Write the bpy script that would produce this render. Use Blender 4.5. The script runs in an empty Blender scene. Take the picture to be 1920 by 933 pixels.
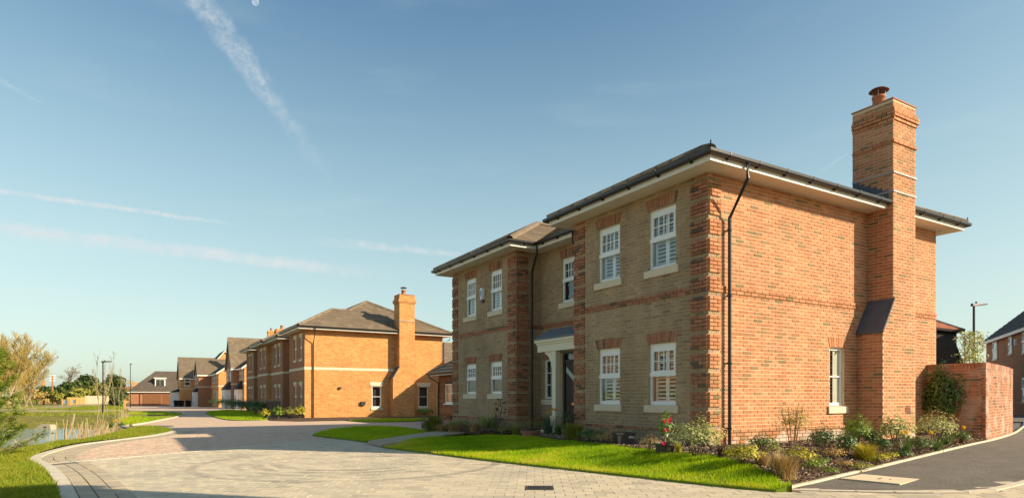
import bpy, bmesh, math, random
import numpy as np
from mathutils import Vector, Matrix
from mathutils.geometry import delaunay_2d_cdt
random.seed(7); rng = np.random.default_rng(7)
SC = bpy.context.scene
COL = SC.collection
PI = math.pi
# ------------------------------------------------------------------ camera
FPX, CX, HY, IW, IH = 1181.0, 960.0, 744.0, 1920.0, 933.0
TH = math.radians(30.94)
FW = np.array([math.sin(TH), math.cos(TH), 0.0]); RT = np.array([math.cos(TH), -math.sin(TH), 0.0])
EYE = np.array([-9.595, -8.566, 1.05])
cam = bpy.data.objects.new('camera', bpy.data.cameras.new('camera')); COL.objects.link(cam)
cam.location = EYE; cam.rotation_euler = (PI / 2, 0, -TH)
cam.data.sensor_fit = 'HORIZONTAL'; cam.data.sensor_width = 36.0
cam.data.lens = FPX / IW * 36.0
cam.data.shift_x = 0.0; cam.data.shift_y = (HY - IH / 2) / IW
cam.data.clip_start = 0.05; cam.data.clip_end = 20000
SC.camera = cam
SC.view_settings.view_transform = 'Standard'; SC.view_settings.look = 'None'
SC.view_settings.exposure = 1.12; SC.view_settings.gamma = 1.0
SC.render.engine = 'CYCLES'
SC.cycles.max_bounces = 8; SC.cycles.transparent_max_bounces = 12

def ray(px, py):
    return FW + RT * ((px - CX) / FPX) + np.array([0, 0, (HY - py) / FPX])
def proj(p):
    q = np.asarray(p, float) - EYE; d = q @ FW
    return (CX + FPX * (q @ RT) / d if d > .01 else 1e9), HY - FPX * q[2] / max(d, .01), d
def gz(y, x=-9.0):             # road level: the street lies below the house plots and falls gently away
    f = min(1.0, max(0.0, (x + 2.0) / 9.0)) * min(1.0, max(0.0, (14.0 - y) / 8.0))
    return -0.2 - 0.0045 * max(0.0, min(y, 130.0) - 45.0) + .2 * f * f * (3 - 2 * f)
def G(px, py, z=0.0):           # a point of the ground seen at a pixel of the photograph
    d = ray(px, py); p = EYE + d * ((z - EYE[2]) / d[2])
    for _ in range(16):
        zz = z + gz(p[1], p[0]); p = EYE + d * ((zz - EYE[2]) / d[2])
    return p
def GA(px, py, z):              # the same on a level plane
    d = ray(px, py); return EYE + d * ((z - EYE[2]) / d[2])
def AT(px, py, dep):
    return EYE + ray(px, py) * dep
# ------------------------------------------------------------------ light
EL = math.radians(26.5); AZ = math.atan2(.94, -1.0)
SUND = Vector((math.sin(AZ) * math.cos(EL), math.cos(AZ) * math.cos(EL), math.sin(EL)))
sl = bpy.data.lights.new('sun', 'SUN'); sl.energy = 3.7; sl.angle = math.radians(.53); sl.color = (1.0, .84, .60)
so = bpy.data.objects.new('sun', sl); COL.objects.link(so)
so.rotation_euler = (-SUND).to_track_quat('-Z', 'Y').to_euler(); so.location = (20, -20, 30)
W = bpy.data.worlds.new('World'); SC.world = W; W.use_nodes = True
wt = W.node_tree; wt.nodes.clear()
class NT:
    def __init__(s, tree): s.t = tree
    def n(s, typ, ins=None, **kw):
        nd = s.t.nodes.new(typ)
        for k, v in kw.items(): setattr(nd, k, v)
        for k, v in (ins or {}).items():
            sock = nd.inputs[k]
            if isinstance(v, bpy.types.NodeSocket): s.t.links.new(v, sock)
            else: sock.default_value = v
        return nd
    def m(s, op, a, b=0.0, c=None, clamp=False):
        i = {0: a, 1: b}
        if c is not None: i[2] = c
        return s.n('ShaderNodeMath', i, operation=op, use_clamp=clamp).outputs[0]
    def vm(s, op, a, b=None):
        i = {0: a}
        if b is not None: i[1] = b
        nd = s.n('ShaderNodeVectorMath', i, operation=op)
        return nd.outputs['Value'] if op in ('DOT_PRODUCT', 'LENGTH') else nd.outputs[0]
    def ramp(s, f, stops, interp='LINEAR'):
        nd = s.n('ShaderNodeValToRGB', {0: f}); r = nd.color_ramp; r.interpolation = interp
        while len(r.elements) < len(stops): r.elements.new(.5)
        for e, (p, c) in zip(r.elements, stops):
            e.position = p; e.color = (*c, 1) if len(c) == 3 else c
        return nd.outputs[0]
    def mix(s, f, a, b, blend='MIX'):
        nd = s.n('ShaderNodeMix', data_type='RGBA', blend_type=blend)
        for k, v in ((0, f), (6, a), (7, b)):
            if isinstance(v, bpy.types.NodeSocket): s.t.links.new(v, nd.inputs[k])
            else: nd.inputs[k].default_value = (*v, 1) if isinstance(v, tuple) and len(v) == 3 else v
        return nd.outputs[2]
    def noise(s, vec, scale, detail=3.0, rough=.55):
        i = {'Scale': scale, 'Detail': detail, 'Roughness': rough}
        if vec is not None: i['Vector'] = vec
        return s.n('ShaderNodeTexNoise', i).outputs[0]
    def step(s, v, lo, hi):
        return s.n('ShaderNodeMapRange', {0: v, 1: lo, 2: hi, 3: 0.0, 4: 1.0}, interpolation_type='SMOOTHSTEP').outputs[0]
w = NT(wt)
sky = w.n('ShaderNodeTexSky', sky_type='NISHITA', sun_disc=False, sun_elevation=EL, sun_rotation=AZ, altitude=20.0,
          air_density=1.0, dust_density=1.6, ozone_density=1.6)
dirv = w.vm('NORMALIZE', w.n('ShaderNodeTexCoord').outputs['Generated'])
def contrail(p, q, w0, w1, strength, scale, seed, fade0=.02, fade1=.35):
    a = Vector(ray(*p)).normalized(); b = Vector(ray(*q)).normalized()
    nrm = a.cross(b).normalized(); tng = nrm.cross(a).normalized(); L = math.atan2(b.dot(tng), b.dot(a))
    dist = w.vm('DOT_PRODUCT', dirv, tuple(nrm))
    al = w.m('DIVIDE', w.m('ARCTAN2', w.vm('DOT_PRODUCT', dirv, tuple(tng)), w.vm('DOT_PRODUCT', dirv, tuple(a))), L)
    nz = w.noise(dirv, scale, 5.0, .65)
    dist = w.m('ADD', dist, w.m('MULTIPLY', w.m('SUBTRACT', nz, .5), w0 * 1.3))
    wid = w.m('ADD', w0, w.m('MULTIPLY', al, w1 - w0))
    prof = w.m('SUBTRACT', 1.0, w.step(w.m('DIVIDE', w.m('ABSOLUTE', dist), wid), .1, 1.0))
    fade = w.m('MULTIPLY', w.step(al, -fade0, fade0), w.m('SUBTRACT', 1.0, w.step(al, 1.0 - fade1, 1.0)))
    tex = w.step(w.noise(dirv, scale * 2.2, 4.0, .7), .3, .75)
    return w.m('MULTIPLY', w.m('MULTIPLY', prof, fade), w.m('MULTIPLY', w.m('ADD', tex, .25), strength))
cs = [contrail((330, -60), (650, 380),   .024, .012, .44, 42, 1, .02, .75), contrail((-60, 350), (470, 425), .0055, .0035, .75, 30, 2),
      contrail((-60, 422), (760, 520), .013, .012, .75, 18, 3), contrail((640, 455), (900, 482), .010, .005, .55, 25, 4, .3),
      contrail((1540, 320), (1600, 280), .004, .002, .20, 40, 5, .3), contrail((1850, 555), (1960, 500), .006, .003, .3, 40, 6, .3),
      contrail((-20, 140), (90, 200), .006, .003, .2, 40, 7, .3)]
cm = cs[0]
for c in cs[1:]: cm = w.m('MAXIMUM', cm, c)
elev = w.n('ShaderNodeSeparateXYZ', {0: dirv}).outputs[2]
veil = w.m('MULTIPLY', w.step(w.noise(w.n('ShaderNodeMapping', {0: dirv, 'Scale': (1.4, 1.4, 7.0)}).outputs[0], 3.2, 5, .55),   .5, .85), .05)
hz = w.m('MULTIPLY', w.m('SUBTRACT', 1.0, w.step(elev, -.02, .62)), .26)       # thin milky air low over the horizon
skyc = w.mix(w.m('ADD', hz, veil), sky.outputs[0], (6.2, 7.3, 7.2))
den = w.vm('MULTIPLY_ADD' if False else 'SCALE', skyc); den.node.inputs['Scale'].default_value = .36
den = w.vm('ADD', den, (1.0, 1.0, 1.0))
skyc = w.vm('DIVIDE', skyc, den); skyc = w.vm('MULTIPLY', skyc, (1.96 / 3.1, 2.0 / 3.1, 1.90 / 3.1)); skyc = w.n('ShaderNodeGamma', {0: skyc, 1: 1.95}).outputs[0]; skyc = w.vm('MULTIPLY', skyc, (2.18, 2.25, 2.26))   # film-like shoulder on the bright sky
skyc = w.mix(cm, skyc, (2.65, 2.8, 2.82))
bg = w.n('ShaderNodeBackground', {'Color': skyc, 'Strength': .13})
wt.links.new(bg.outputs[0], w.n('ShaderNodeOutputWorld').inputs[0])
# ------------------------------------------------------------------ materials
def mat(name, col, rough=.85, var=.25, vscale=6.0, bump=0.0, bscale=40.0, ramp=None, spec=.3, metal=0.0, transl=0.0, coord='Object', stain=None):
    m = bpy.data.materials.new(name); m.use_nodes = True; t = NT(m.node_tree); m.node_tree.nodes.clear()
    tc = t.n('ShaderNodeTexCoord').outputs[coord] if coord != 'World' else t.n('ShaderNodeNewGeometry').outputs['Position']
    if ramp:
        c = t.ramp(t.n('ShaderNodeAttribute', attribute_name='tint').outputs['Fac'], ramp)
    else:
        c = t.n('ShaderNodeRGB').outputs[0]; c.default_value = (*col, 1)
    if var:
        nz = t.noise(tc, vscale, 5.0, .65)
        k = t.m('ADD', 1.0, t.m('MULTIPLY', t.m('SUBTRACT', nz, .5), var * 3))
        c = t.mix(1.0, c, t.n('ShaderNodeCombineColor', {0: k, 1: k, 2: k}).outputs[0], 'MULTIPLY')
    if stain: c = stain(t, c)
    b = t.n('ShaderNodeBsdfPrincipled', {'Base Color': c, 'Roughness': rough, 'Metallic': metal, 'Specular IOR Level': spec})
    if bump:
        bn = t.n('ShaderNodeBump', {'Height': t.noise(tc, bscale, 4.0, .7), 'Strength': bump, 'Distance': .02})
        m.node_tree.links.new(bn.outputs[0], b.inputs['Normal'])
    o = b.outputs[0]
    if transl:
        tr = t.n('ShaderNodeBsdfTranslucent', {'Color': c})
        o = t.n('ShaderNodeMixShader', {0: transl, 1: o, 2: tr.outputs[0]}).outputs[0]
    m.node_tree.links.new(o, t.n('ShaderNodeOutputMaterial').inputs[0])
    return m
def efflor(t, c):               # salt bloom left on the brick low down on the wall
    p = t.n('ShaderNodeNewGeometry').outputs['Position']; z = t.n('ShaderNodeSeparateXYZ', {0: p}).outputs[2]
    f = t.m('MULTIPLY', t.step(t.m('ADD', z, t.m('MULTIPLY', t.noise(p, 1.7, 5, .65), .9)), .78, .62), t.step(t.noise(p, .9, 2, .5), .40, .52))
    f2 = t.m('MULTIPLY', t.step(t.noise(p, 1.3, 6, .72), .575, .74), .50)
    k = t.m('ADD', .86, t.m('MULTIPLY', t.step(t.noise(t.n('ShaderNodeMapping', {0: p, 'Scale': (1.2, 1.2, .45)}).outputs[0], 1.0, 5, .65), .32, .68), .28)); c = t.mix(1.0, c, t.n('ShaderNodeCombineColor', {0: k, 1: k, 2: k}).outputs[0], 'MULTIPLY')
    return t.mix(t.m('MULTIPLY', t.m('MAXIMUM', f, f2), .75), c, (.62, .55, .48))
def bloom(t, c):
    p = t.n('ShaderNodeNewGeometry').outputs['Position']
    f = t.m('MULTIPLY', t.step(t.noise(p, 1.6, 6, .7), .44, .68), .5)
    return t.mix(f, c, (.60, .52, .46))
RED = [(0, (.52, .235, .115)), (.3, (.455, .195, .092)), (.55, (.55, .275, .145)), (.82, (.425, .17, .078)), (.93, (.36, .20, .095)), (1, (.23, .165, .08))]
QRED = [(0, (.39, .165, .09)), (.35, (.325, .13, .072)), (.75, (.43, .20, .115)), (.86, (.24, .12, .07)), (1, (.12, .095, .07))]
BUFF = [(0, (.385, .268, .165)), (.4, (.34, .235, .147)), (.8, (.415, .292, .18)), (1, (.28, .20, .132))]
M = {}
M['red'] = mat('red_brick', (1, 1, 1), .9, .16, 9, .35, 90, RED, stain=efflor)
M['quoin'] = mat('quoin_brick', (1, 1, 1), .9, .2, 12, .35, 90, QRED)
def weather(t, c):              # broad tonal drift of an old wall
    p = t.n('ShaderNodeNewGeometry').outputs['Position']
    k = t.m('ADD', .80, t.m('MULTIPLY', t.step(t.noise(t.n('ShaderNodeMapping', {0: p, 'Scale': (1.1, 1.1, .5)}).outputs[0], 1.0, 6, .7), .32, .68), .40)); return t.mix(1.0, c, t.n('ShaderNodeCombineColor', {0: k, 1: k, 2: k}).outputs[0], 'MULTIPLY')
M['buff'] = mat('buff_brick', (1, 1, 1), .92, .22, 12, .45, 80, BUFF, stain=weather)
M['wallred'] = mat('garden_wall_brick', (1, 1, 1), .9, .2, 9, .35, 90, QRED, stain=bloom)
M['mortar'] = mat('mortar', (.68, .54, .36), .95, .12, 20, .3, 120)
M['mortar_buff'] = mat('mortar_grey', (.52, .40, .235), .95, .15, 20, .3, 120)
def brickwork(name, c1, c2, cm_, w_=.225, h_=.075, var=.25):
    m = bpy.data.materials.new(name); m.use_nodes = True; t = NT(m.node_tree); m.node_tree.nodes.clear()
    uv = t.n('ShaderNodeUVMap').outputs[0]
    bt = t.n('ShaderNodeTexBrick', {'Vector': uv, 'Color1': (*c1, 1), 'Color2': (*c2, 1), 'Mortar': (*cm_, 1), 'Scale': 1.0, 'Mortar Size': .007, 'Mortar Smooth': .1,
                                    'Bias': -.1, 'Brick Width': w_, 'Row Height': h_}, offset=.5)
    nz = t.noise(uv, 1.1, 5, .7); k = t.m('ADD', 1.0, t.m('MULTIPLY', t.m('SUBTRACT', nz, .5), var * 3))
    n2 = t.step(t.noise(t.n('ShaderNodeMapping', {0: uv, 'Scale': (4.4, 13.3, 1)}).outputs[0], 1.0, 1, .5), .60, .72)
    c = t.mix(t.m('MULTIPLY', n2, .5), bt.outputs[0], tuple(x * .55 for x in c2))
    c = t.mix(1.0, c, t.n('ShaderNodeCombineColor', {0: k, 1: k, 2: k}).outputs[0], 'MULTIPLY')
    bn = t.n('ShaderNodeBump', {'Height': bt.outputs[1], 'Strength': .5, 'Distance': -.008})
    b = t.n('ShaderNodeBsdfPrincipled', {'Base Color': c, 'Roughness': .9, 'Specular IOR Level': .2, 'Normal': bn.outputs[0]})
    m.node_tree.links.new(b.outputs[0], t.n('ShaderNodeOutputMaterial').inputs[0]); return m
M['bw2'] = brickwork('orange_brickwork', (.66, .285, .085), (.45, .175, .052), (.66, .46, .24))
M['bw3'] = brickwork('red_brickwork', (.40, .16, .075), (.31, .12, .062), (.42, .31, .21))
M['stone'] = mat('cast_stone', (.68, .58, .42), .8, .08, 8, .1, 60)
M['upvc'] = mat('white_frame', (.82, .82, .80), .35, .02, 3, spec=.5)
M['cream'] = mat('cream_paint', (.72, .66, .50), .5, .05, 4, spec=.4)
M['fascia'] = mat('white_fascia', (.80, .76, .68), .45, .04, 3, spec=.4)
M['soffit'] = mat('soffit_board', (.70, .64, .53), .6, .05, 3)
M['black'] = mat('black_plastic', (.018, .017, .018), .32, .1, 5, spec=.5)
M['lead'] = mat('lead_sheet', (.10, .118, .145), .8, .25, 6, .1, 30, spec=.2)
M['porchlead'] = mat('porch_lead', (.13, .142, .16), .6, .2, 6, .1, 30, spec=.4)
M['leadlight'] = mat('bright_lead', (.38, .37, .35), .5, .3, 9, spec=.5)
TILE = [(0, (.200, .150, .100)), (.5, (.165, .125, .085)), (1, (.23, .175, .12))]
M['tile'] = mat('concrete_roof_tile', (1, 1, 1), .8, .14, 5, .2, 50, TILE)
DTILE = [(0, (.048, .044, .044)), (.5, (.036, .034, .035)), (1, (.060, .054, .052))]
M['dtile'] = mat('slate_roof_tile', (1, 1, 1), .7, .14, 5, .2, 50, DTILE)
M['mtile'] = mat('brown_roof_tile', (1, 1, 1), .8, .14, 5, .2, 50, [(0, (.115, .092, .072)), (.5, (.095, .076, .062)), (1, (.14, .11, .085))])
M['rtile'] = mat('clay_roof_tile', (1, 1, 1), .85, .2, 5, .2, 50, [(0, (.36, .13, .07)), (1, (.27, .09, .05))])
M['terracotta'] = mat('terracotta', (.40, .17, .09), .8, .15, 7, .1, 40)
M['rust'] = mat('red_cowl', (.13, .045, .04), .6, .2, 9)
M['door'] = mat('black_door', (.022, .021, .022), .42, .1, 8, spec=.5)
M['brass'] = mat('brass', (.75, .42, .16), .3, .1, 8, metal=.8)
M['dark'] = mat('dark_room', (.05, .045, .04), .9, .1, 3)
M['curtain'] = mat('pale_curtain', (.62, .58, .50), .9, .12, 9)
M['obscure'] = mat('obscure_glass', (.48, .55, .54), .25, .2, 30, spec=.5)
M['alarmblue'] = mat('blue_print', (.14, .24, .50), .4, .05)
def glassmat():
    m = bpy.data.materials.new('window_glass'); m.use_nodes = True; t = NT(m.node_tree); m.node_tree.nodes.clear()
    p = t.n('ShaderNodeTexCoord').outputs['Object']
    bn = t.n('ShaderNodeBump', {'Height': t.noise(p, 1.2, 1, .4), 'Strength': .05, 'Distance': .05})
    gl = t.n('ShaderNodeBsdfGlossy', {'Color': (.95, .97, 1, 1), 'Roughness': .01, 'Normal': bn.outputs[0]})
    tr = t.n('ShaderNodeBsdfTransparent', {'Color': (.88, .92, .90, 1)})
    ge = t.n('ShaderNodeNewGeometry'); co = t.m('ABSOLUTE', t.vm('DOT_PRODUCT', ge.outputs['Normal'], ge.outputs['Incoming']))
    f = t.m('ADD', .09, t.m('MULTIPLY', t.m('POWER', t.m('SUBTRACT', 1.0, co), 4.0), .9), clamp=True)
    m.node_tree.links.new(t.n('ShaderNodeMixShader', {0: f, 1: tr.outputs[0], 2: gl.outputs[0]}).outputs[0], t.n('ShaderNodeOutputMaterial').inputs[0])
    return m
M['glass'] = glassmat()
PAVE = [(0, (.61, .515, .365)), (.4, (.53, .455, .33)), (.7, (.65, .55, .39)), (1, (.44, .38, .285))]
def tyre(t, c):                  # soft grey scuffs where cars turn
    p = t.n('ShaderNodeNewGeometry').outputs['Position']
    f = t.m('MULTIPLY', t.step(t.noise(p, .55, 5, .6), .48, .72), .35)
    c = t.mix(f, c, (.26, .245, .225)); c0_ = G(660, 866)
    for q_, wd_ in ((505, .10), (470, .09), (790, .12), (400, .08)):
        r_ = float(np.hypot(*(G(q_, 864) - c0_)[:2])); d_ = t.m('SUBTRACT', t.vm('LENGTH', t.vm('MULTIPLY', t.vm('SUBTRACT', p, tuple(c0_)), (1.0, 1.0, 0.0))), r_)
        g_ = t.m('MULTIPLY', t.m('SUBTRACT', 1.0, t.step(t.m('ABSOLUTE', d_), .03, wd_ * 1.6)), t.m('MULTIPLY', t.step(t.noise(p, .8, 4, .6), .42, .62), .55)); c = t.mix(g_, c, (.20, .185, .165))
    return c
M['paver'] = mat('grey_paver', (1, 1, 1), .88, .16, 14, .3, 70, PAVE, coord='World', stain=tyre)
PINK = [(0, (.64, .455, .325)), (.4, (.57, .40, .285)), (.7, (.68, .50, .36)), (1, (.48, .355, .265))]
M['pink'] = mat('pink_paver', (1, 1, 1), .88, .14, 14, .3, 70, PINK, coord='World')
M['sett'] = mat('buff_sett', (1, 1, 1), .88, .15, 10, .3, 70, [(0, (.50, .41, .28)), (1, (.40, .34, .25))], coord='World')
M['joint'] = mat('paving_joint', (.19, .155, .11), .95, .3, 9, .3, 90, coord='World')
M['pinkfar'] = brickwork('pink_block_paving', (.66, .475, .34), (.58, .415, .30), (.48, .35, .255), .2, .1, .12)
M['kerb'] = mat('kerb_concrete', (.60, .53, .41), .88, .14, 5, .2, 60, coord='World')
M['path'] = mat('buff_path', (.44, .36, .24), .9, .16, 6, .3, 50, coord='World')
M['track'] = mat('sandy_track', (.33, .27, .15), .95, .25, 5, .3, 40, coord='World')
M['asphalt'] = mat('asphalt', (.185, .165, .138), .85, .30, 2.2, .9, 150, coord='World', spec=.35)
M['soil'] = mat('bed_soil', (.095, .06, .038), .95, .3, 8, .6, 40, coord='World')
M['meadow'] = mat('meadow_ground', (.19, .165, .035), .95, .32, 1.6, .5, 20, coord='World')
M['lawnbase'] = mat('lawn_ground', (.16, .22, .014), .95, .3, 4, .5, 40, coord='World')
GR = [(0, (.19, .36, .010)), (.35, (.36, .53, .012)), (.7, (.54, .62, .016)), (.9, (.66, .61, .05)), (1, (.75, .62, .17))]
M['grass'] = mat('grass_blades', (1, 1, 1), .6, .0, ramp=GR, transl=.48, spec=.2)
GV = [(0, (.15, .23, .014)), (.4, (.25, .31, .020)), (.75, (.37, .34, .04)), (1, (.46, .34, .10))]
M['vgrass'] = mat('verge_grass', (1, 1, 1), .7, .0, ramp=GV, transl=.3, spec=.2)
M['water'] = mat('pond_water', (.13, .24, .26), .12, .1, 2, .9, 3.5, spec=.6, coord='World')
M['bark'] = mat('bark', (.16, .115, .07), .9, .3, 12, .5, 40)
M['palebark'] = mat('pale_bark', (.36, .28, .16), .9, .25, 12, .4, 40)
M['chip'] = mat('bark_chip', (1, 1, 1), .95, .1, ramp=[(0, (.20, .13, .08)), (.5, (.36, .26, .18)), (1, (.55, .44, .33))])
M['stake'] = mat('cut_reed', (1, 1, 1), .9, .2, 8, ramp=[(0, (.50, .38, .21)), (1, (.34, .24, .13))])
def leafm(name, a, b, c=None, tr=.3, rough=.55):
    st = [(0, a), (.6, b), (1, c or b)]
    return mat(name, (1, 1, 1), rough, 0, ramp=st, transl=tr, spec=.35)
M['twig'] = leafm('willow_twigs', (.44, .34, .08), (.36, .25, .07), (.48, .38, .14), .1, .9)
M['greytwig'] = leafm('grey_twigs', (.33, .26, .17), (.24, .18, .12), (.36, .29, .2), .1, .9)
M['pine'] = leafm('pine_needles', (.10, .16, .015), (.22, .28, .022), (.42, .41, .05), .25)
M['ever'] = leafm('evergreen_leaves', (.035, .065, .014), (.062, .10, .018), (.13, .15, .03), .2)
M['olive'] = leafm('olive_leaves', (.18, .20, .03), (.29, .28, .04), (.36, .32, .07), .25)
M['dgreen'] = leafm('dark_green_leaves', (.035, .085, .02), (.065, .14, .028), (.18, .27, .05), .2, .4)
M['mgreen'] = leafm('mid_green_leaves', (.10, .21, .025), (.19, .31, .035), (.36, .40, .06), .3, .45)
M['varieg'] = leafm('variegated_leaves', (.13, .22, .04), (.50, .50, .18), (.74, .68, .34), .3)
M['ygreen'] = leafm('yellow_green_leaves', (.24, .30, .02), (.50, .44, .04), (.72, .56, .07), .3)
M['dry'] = leafm('dry_stems', (.54, .40, .16), (.42, .27, .11), (.66, .52, .24), .2, .8)
M['rust_leaf'] = leafm('russet_leaves', (.46, .25, .09), (.58, .40, .14), (.42, .42, .07), .3, .6)
M['purple'] = leafm('purple_leaves', (.055, .018, .02), (.09, .03, .03), (.15, .06, .05), .2, .5)
M['brownfl'] = leafm('spent_heads', (.07, .035, .025), (.12, .06, .04), (.16, .09, .05), .1, .9)
M['blade'] = leafm('strap_leaves', (.05, .12, .03), (.10, .19, .04), (.22, .27, .07), .3, .45)
M['blueblade'] = leafm('blue_green_leaves', (.03, .09, .06), (.06, .14, .09), (.13, .20, .11), .3, .45)
M['yellow'] = mat('daffodil_yellow', (.86, .52, .01), .6, .05, 5, transl=.3)
M['pinkfl'] = mat('camellia_pink', (.75, .04, .10), .5, .15, 20, transl=.2)
M['timber'] = mat('warm_timber', (.48, .27, .08), .8, .2, 6)
M['clad'] = mat('stained_cladding', (1, 1, 1), .8, .25, 3, .2, 30, ramp=[(0, (.30, .105, .035)), (.5, (.24, .08, .028)), (1, (.36, .14, .05))])
M['fence'] = mat('fence_board', (1, 1, 1), .9, .2, 6, ramp=[(0, (.50, .34, .13)), (1, (.40, .25, .09))])
M['greyfence'] = mat('grey_fence_board', (1, 1, 1), .9, .2, 6, ramp=[(0, (.52, .43, .31)), (1, (.42, .34, .24))])
M['sandstone'] = mat('weathered_concrete', (.42, .35, .24), .9, .25, 4, .3, 40)
M['gdoor'] = mat('brown_garage_door', (.20, .085, .032), .6, .15, 4)
M['slab'] = mat('concrete_slab', (.66, .55, .38), .9, .12, 4, .2, 60, coord='World')
M['iron'] = mat('cast_iron', (.09, .085, .08), .6, .3, 20, .3, 60, metal=.3)
M['binblack'] = mat('bin_plastic', (.008, .008, .009), .6, .1, 5, spec=.15)
M['potgrey'] = mat('grey_pot', (.035, .038, .042), .5, .15, 6, spec=.4)
M['potbrown'] = mat('brown_pot', (.085, .062, .05), .5, .2, 6, spec=.4)
M['white'] = mat('white_print', (.8, .8, .78), .6, .02)
M['lampglass'] = mat('lamp_lens', (.5, .5, .48), .3, .02)
# ------------------------------------------------------------------ object helpers
def tag(o, label=None, cat=None, group=None, kind=None):
    for k, v in (('label', label), ('category', cat), ('group', group), ('kind', kind)):
        if v: o[k] = v
    return o
def thing(name, label, cat, loc=(0, 0, 0), rz=0.0, group=None):
    o = bpy.data.objects.new(name, None); COL.objects.link(o); o.location = loc; o.rotation_euler = (0, 0, rz)
    o.empty_display_size = .2
    return tag(o, label, cat, group)
def link(name, me, parent=None, mw=None):
    o = bpy.data.objects.new(name, me); COL.objects.link(o)
    if parent: o.parent = parent
    if mw is not None: o.matrix_local = mw
    return o
def copy_tree(o, parent=None):
    c = o.copy(); COL.objects.link(c)
    if parent: c.parent = parent
    for ch in list(o.children): copy_tree(ch, c)
    return c
class MB:
    def __init__(s): s.v = []; s.f = []; s.m = []; s.t = []; s.ms = []; s.uv = {}
    def mi(s, k):
        if k not in s.ms: s.ms.append(k)
        return s.ms.index(k)
    def face(s, pts, m, t=None, uv=None):
        i = len(s.v); s.v += [tuple(map(float, p)) for p in pts]; s.t += [random.random() if t is None else t] * len(pts)
        if uv: s.uv[len(s.f)] = uv
        s.f.append(tuple(range(i, i + len(pts)))); s.m.append(s.mi(m)); return s
    def mesh(s, pts, faces, m, t=None):
        i = len(s.v); s.v += [tuple(map(float, p)) for p in pts]; s.t += [random.random() if t is None else t] * len(pts)
        for f in faces: s.f.append(tuple(i + k for k in f)); s.m.append(s.mi(m))
        return s
    BF = [(0, 3, 2, 1), (4, 5, 6, 7), (0, 1, 5, 4), (1, 2, 6, 5), (2, 3, 7, 6), (3, 0, 4, 7)]
    def box(s, lo, hi, m, t=None):
        x0, y0, z0 = lo; x1, y1, z1 = hi
        return s.mesh([(x0, y0, z0), (x1, y0, z0), (x1, y1, z0), (x0, y1, z0), (x0, y0, z1), (x1, y0, z1), (x1, y1, z1), (x0, y1, z1)], s.BF, m, t)
    def hexa(s, p8, m, t=None): return s.mesh(p8, s.BF, m, t)
    def fbox(s, F, a, b, c, m, t=None):   # box in a wall frame: a=(u0,u1) b=(n0,n1) c=(z0,z1)
        P = lambda u, n, z: F.p(u, n, z)
        return s.hexa([P(a[0], b[0], c[0]), P(a[1], b[0], c[0]), P(a[1], b[1], c[0]), P(a[0], b[1], c[0]),
                       P(a[0], b[0], c[1]), P(a[1], b[0], c[1]), P(a[1], b[1], c[1]), P(a[0], b[1], c[1])], m, t)
    def tube(s, pts, r, m, seg=8, cap=True, t=None):
        n = len(pts); rs = r if hasattr(r, '__len__') else [r] * n; vs = []; fs = []
        P = [Vector(p) for p in pts]
        for i in range(n):
            d = (P[min(i + 1, n - 1)] - P[max(i - 1, 0)]).normalized()
            a = d.orthogonal().normalized() if abs(d.z) > .9 or True else d; 
            up = Vector((0, 0, 1)) if abs(d.z) < .95 else Vector((1, 0, 0))
            a = d.cross(up).normalized(); b = a.cross(d)
            for k in range(seg):
                q = 2 * PI * k / seg; vs.append(P[i] + (a * math.cos(q) + b * math.sin(q)) * rs[i])
        for i in range(n - 1):
            for k in range(seg):
                k2 = (k + 1) % seg; fs.append((i * seg + k, i * seg + k2, (i + 1) * seg + k2, (i + 1) * seg + k))
        if cap: fs += [tuple(range(seg))[::-1], tuple(range((n - 1) * seg, n * seg))]
        return s.mesh(vs, fs, m, t)
    def lathe(s, prof, c, m, seg=20, t=None):
        vs = []; fs = []
        for r, z in prof:
            for k in range(seg): vs.append((c[0] + r * math.cos(2 * PI * k / seg), c[1] + r * math.sin(2 * PI * k / seg), c[2] + z))
        for i in range(len(prof) - 1):
            for k in range(seg):
                k2 = (k + 1) % seg; fs.append((i * seg + k, i * seg + k2, (i + 1) * seg + k2, (i + 1) * seg + k))
        return s.mesh(vs, fs, m, t)
    def sweep(s, path, prof, m, closed_prof=True, t=None):   # profile (out, up) along a horizontal path, outward = left of travel
        P = [Vector(p) for p in path]; n = len(P); vs = []; fs = []; k = len(prof)
        for i in range(n):
            ds = []
            if i > 0: ds.append((P[i] - P[i - 1]).normalized())
            if i < n - 1: ds.append((P[i + 1] - P[i]).normalized())
            nm = [Vector((-d.y, d.x, 0)) for d in ds]
            q = sum(nm, Vector()).normalized(); q = q / max(.3, q.dot(nm[0]))
            for o, u in prof: vs.append(P[i] + q * o + Vector((0, 0, u)))
        kk = k if closed_prof else k - 1
        for i in range(n - 1):
            for j in range(kk):
                j2 = (j + 1) % k; fs.append((i * k + j, i * k + j2, (i + 1) * k + j2, (i + 1) * k + j))
        if closed_prof: fs += [tuple(range(k)), tuple(range((n - 1) * k, n * k))[::-1]]
        return s.mesh(vs, fs, m, t)
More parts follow.
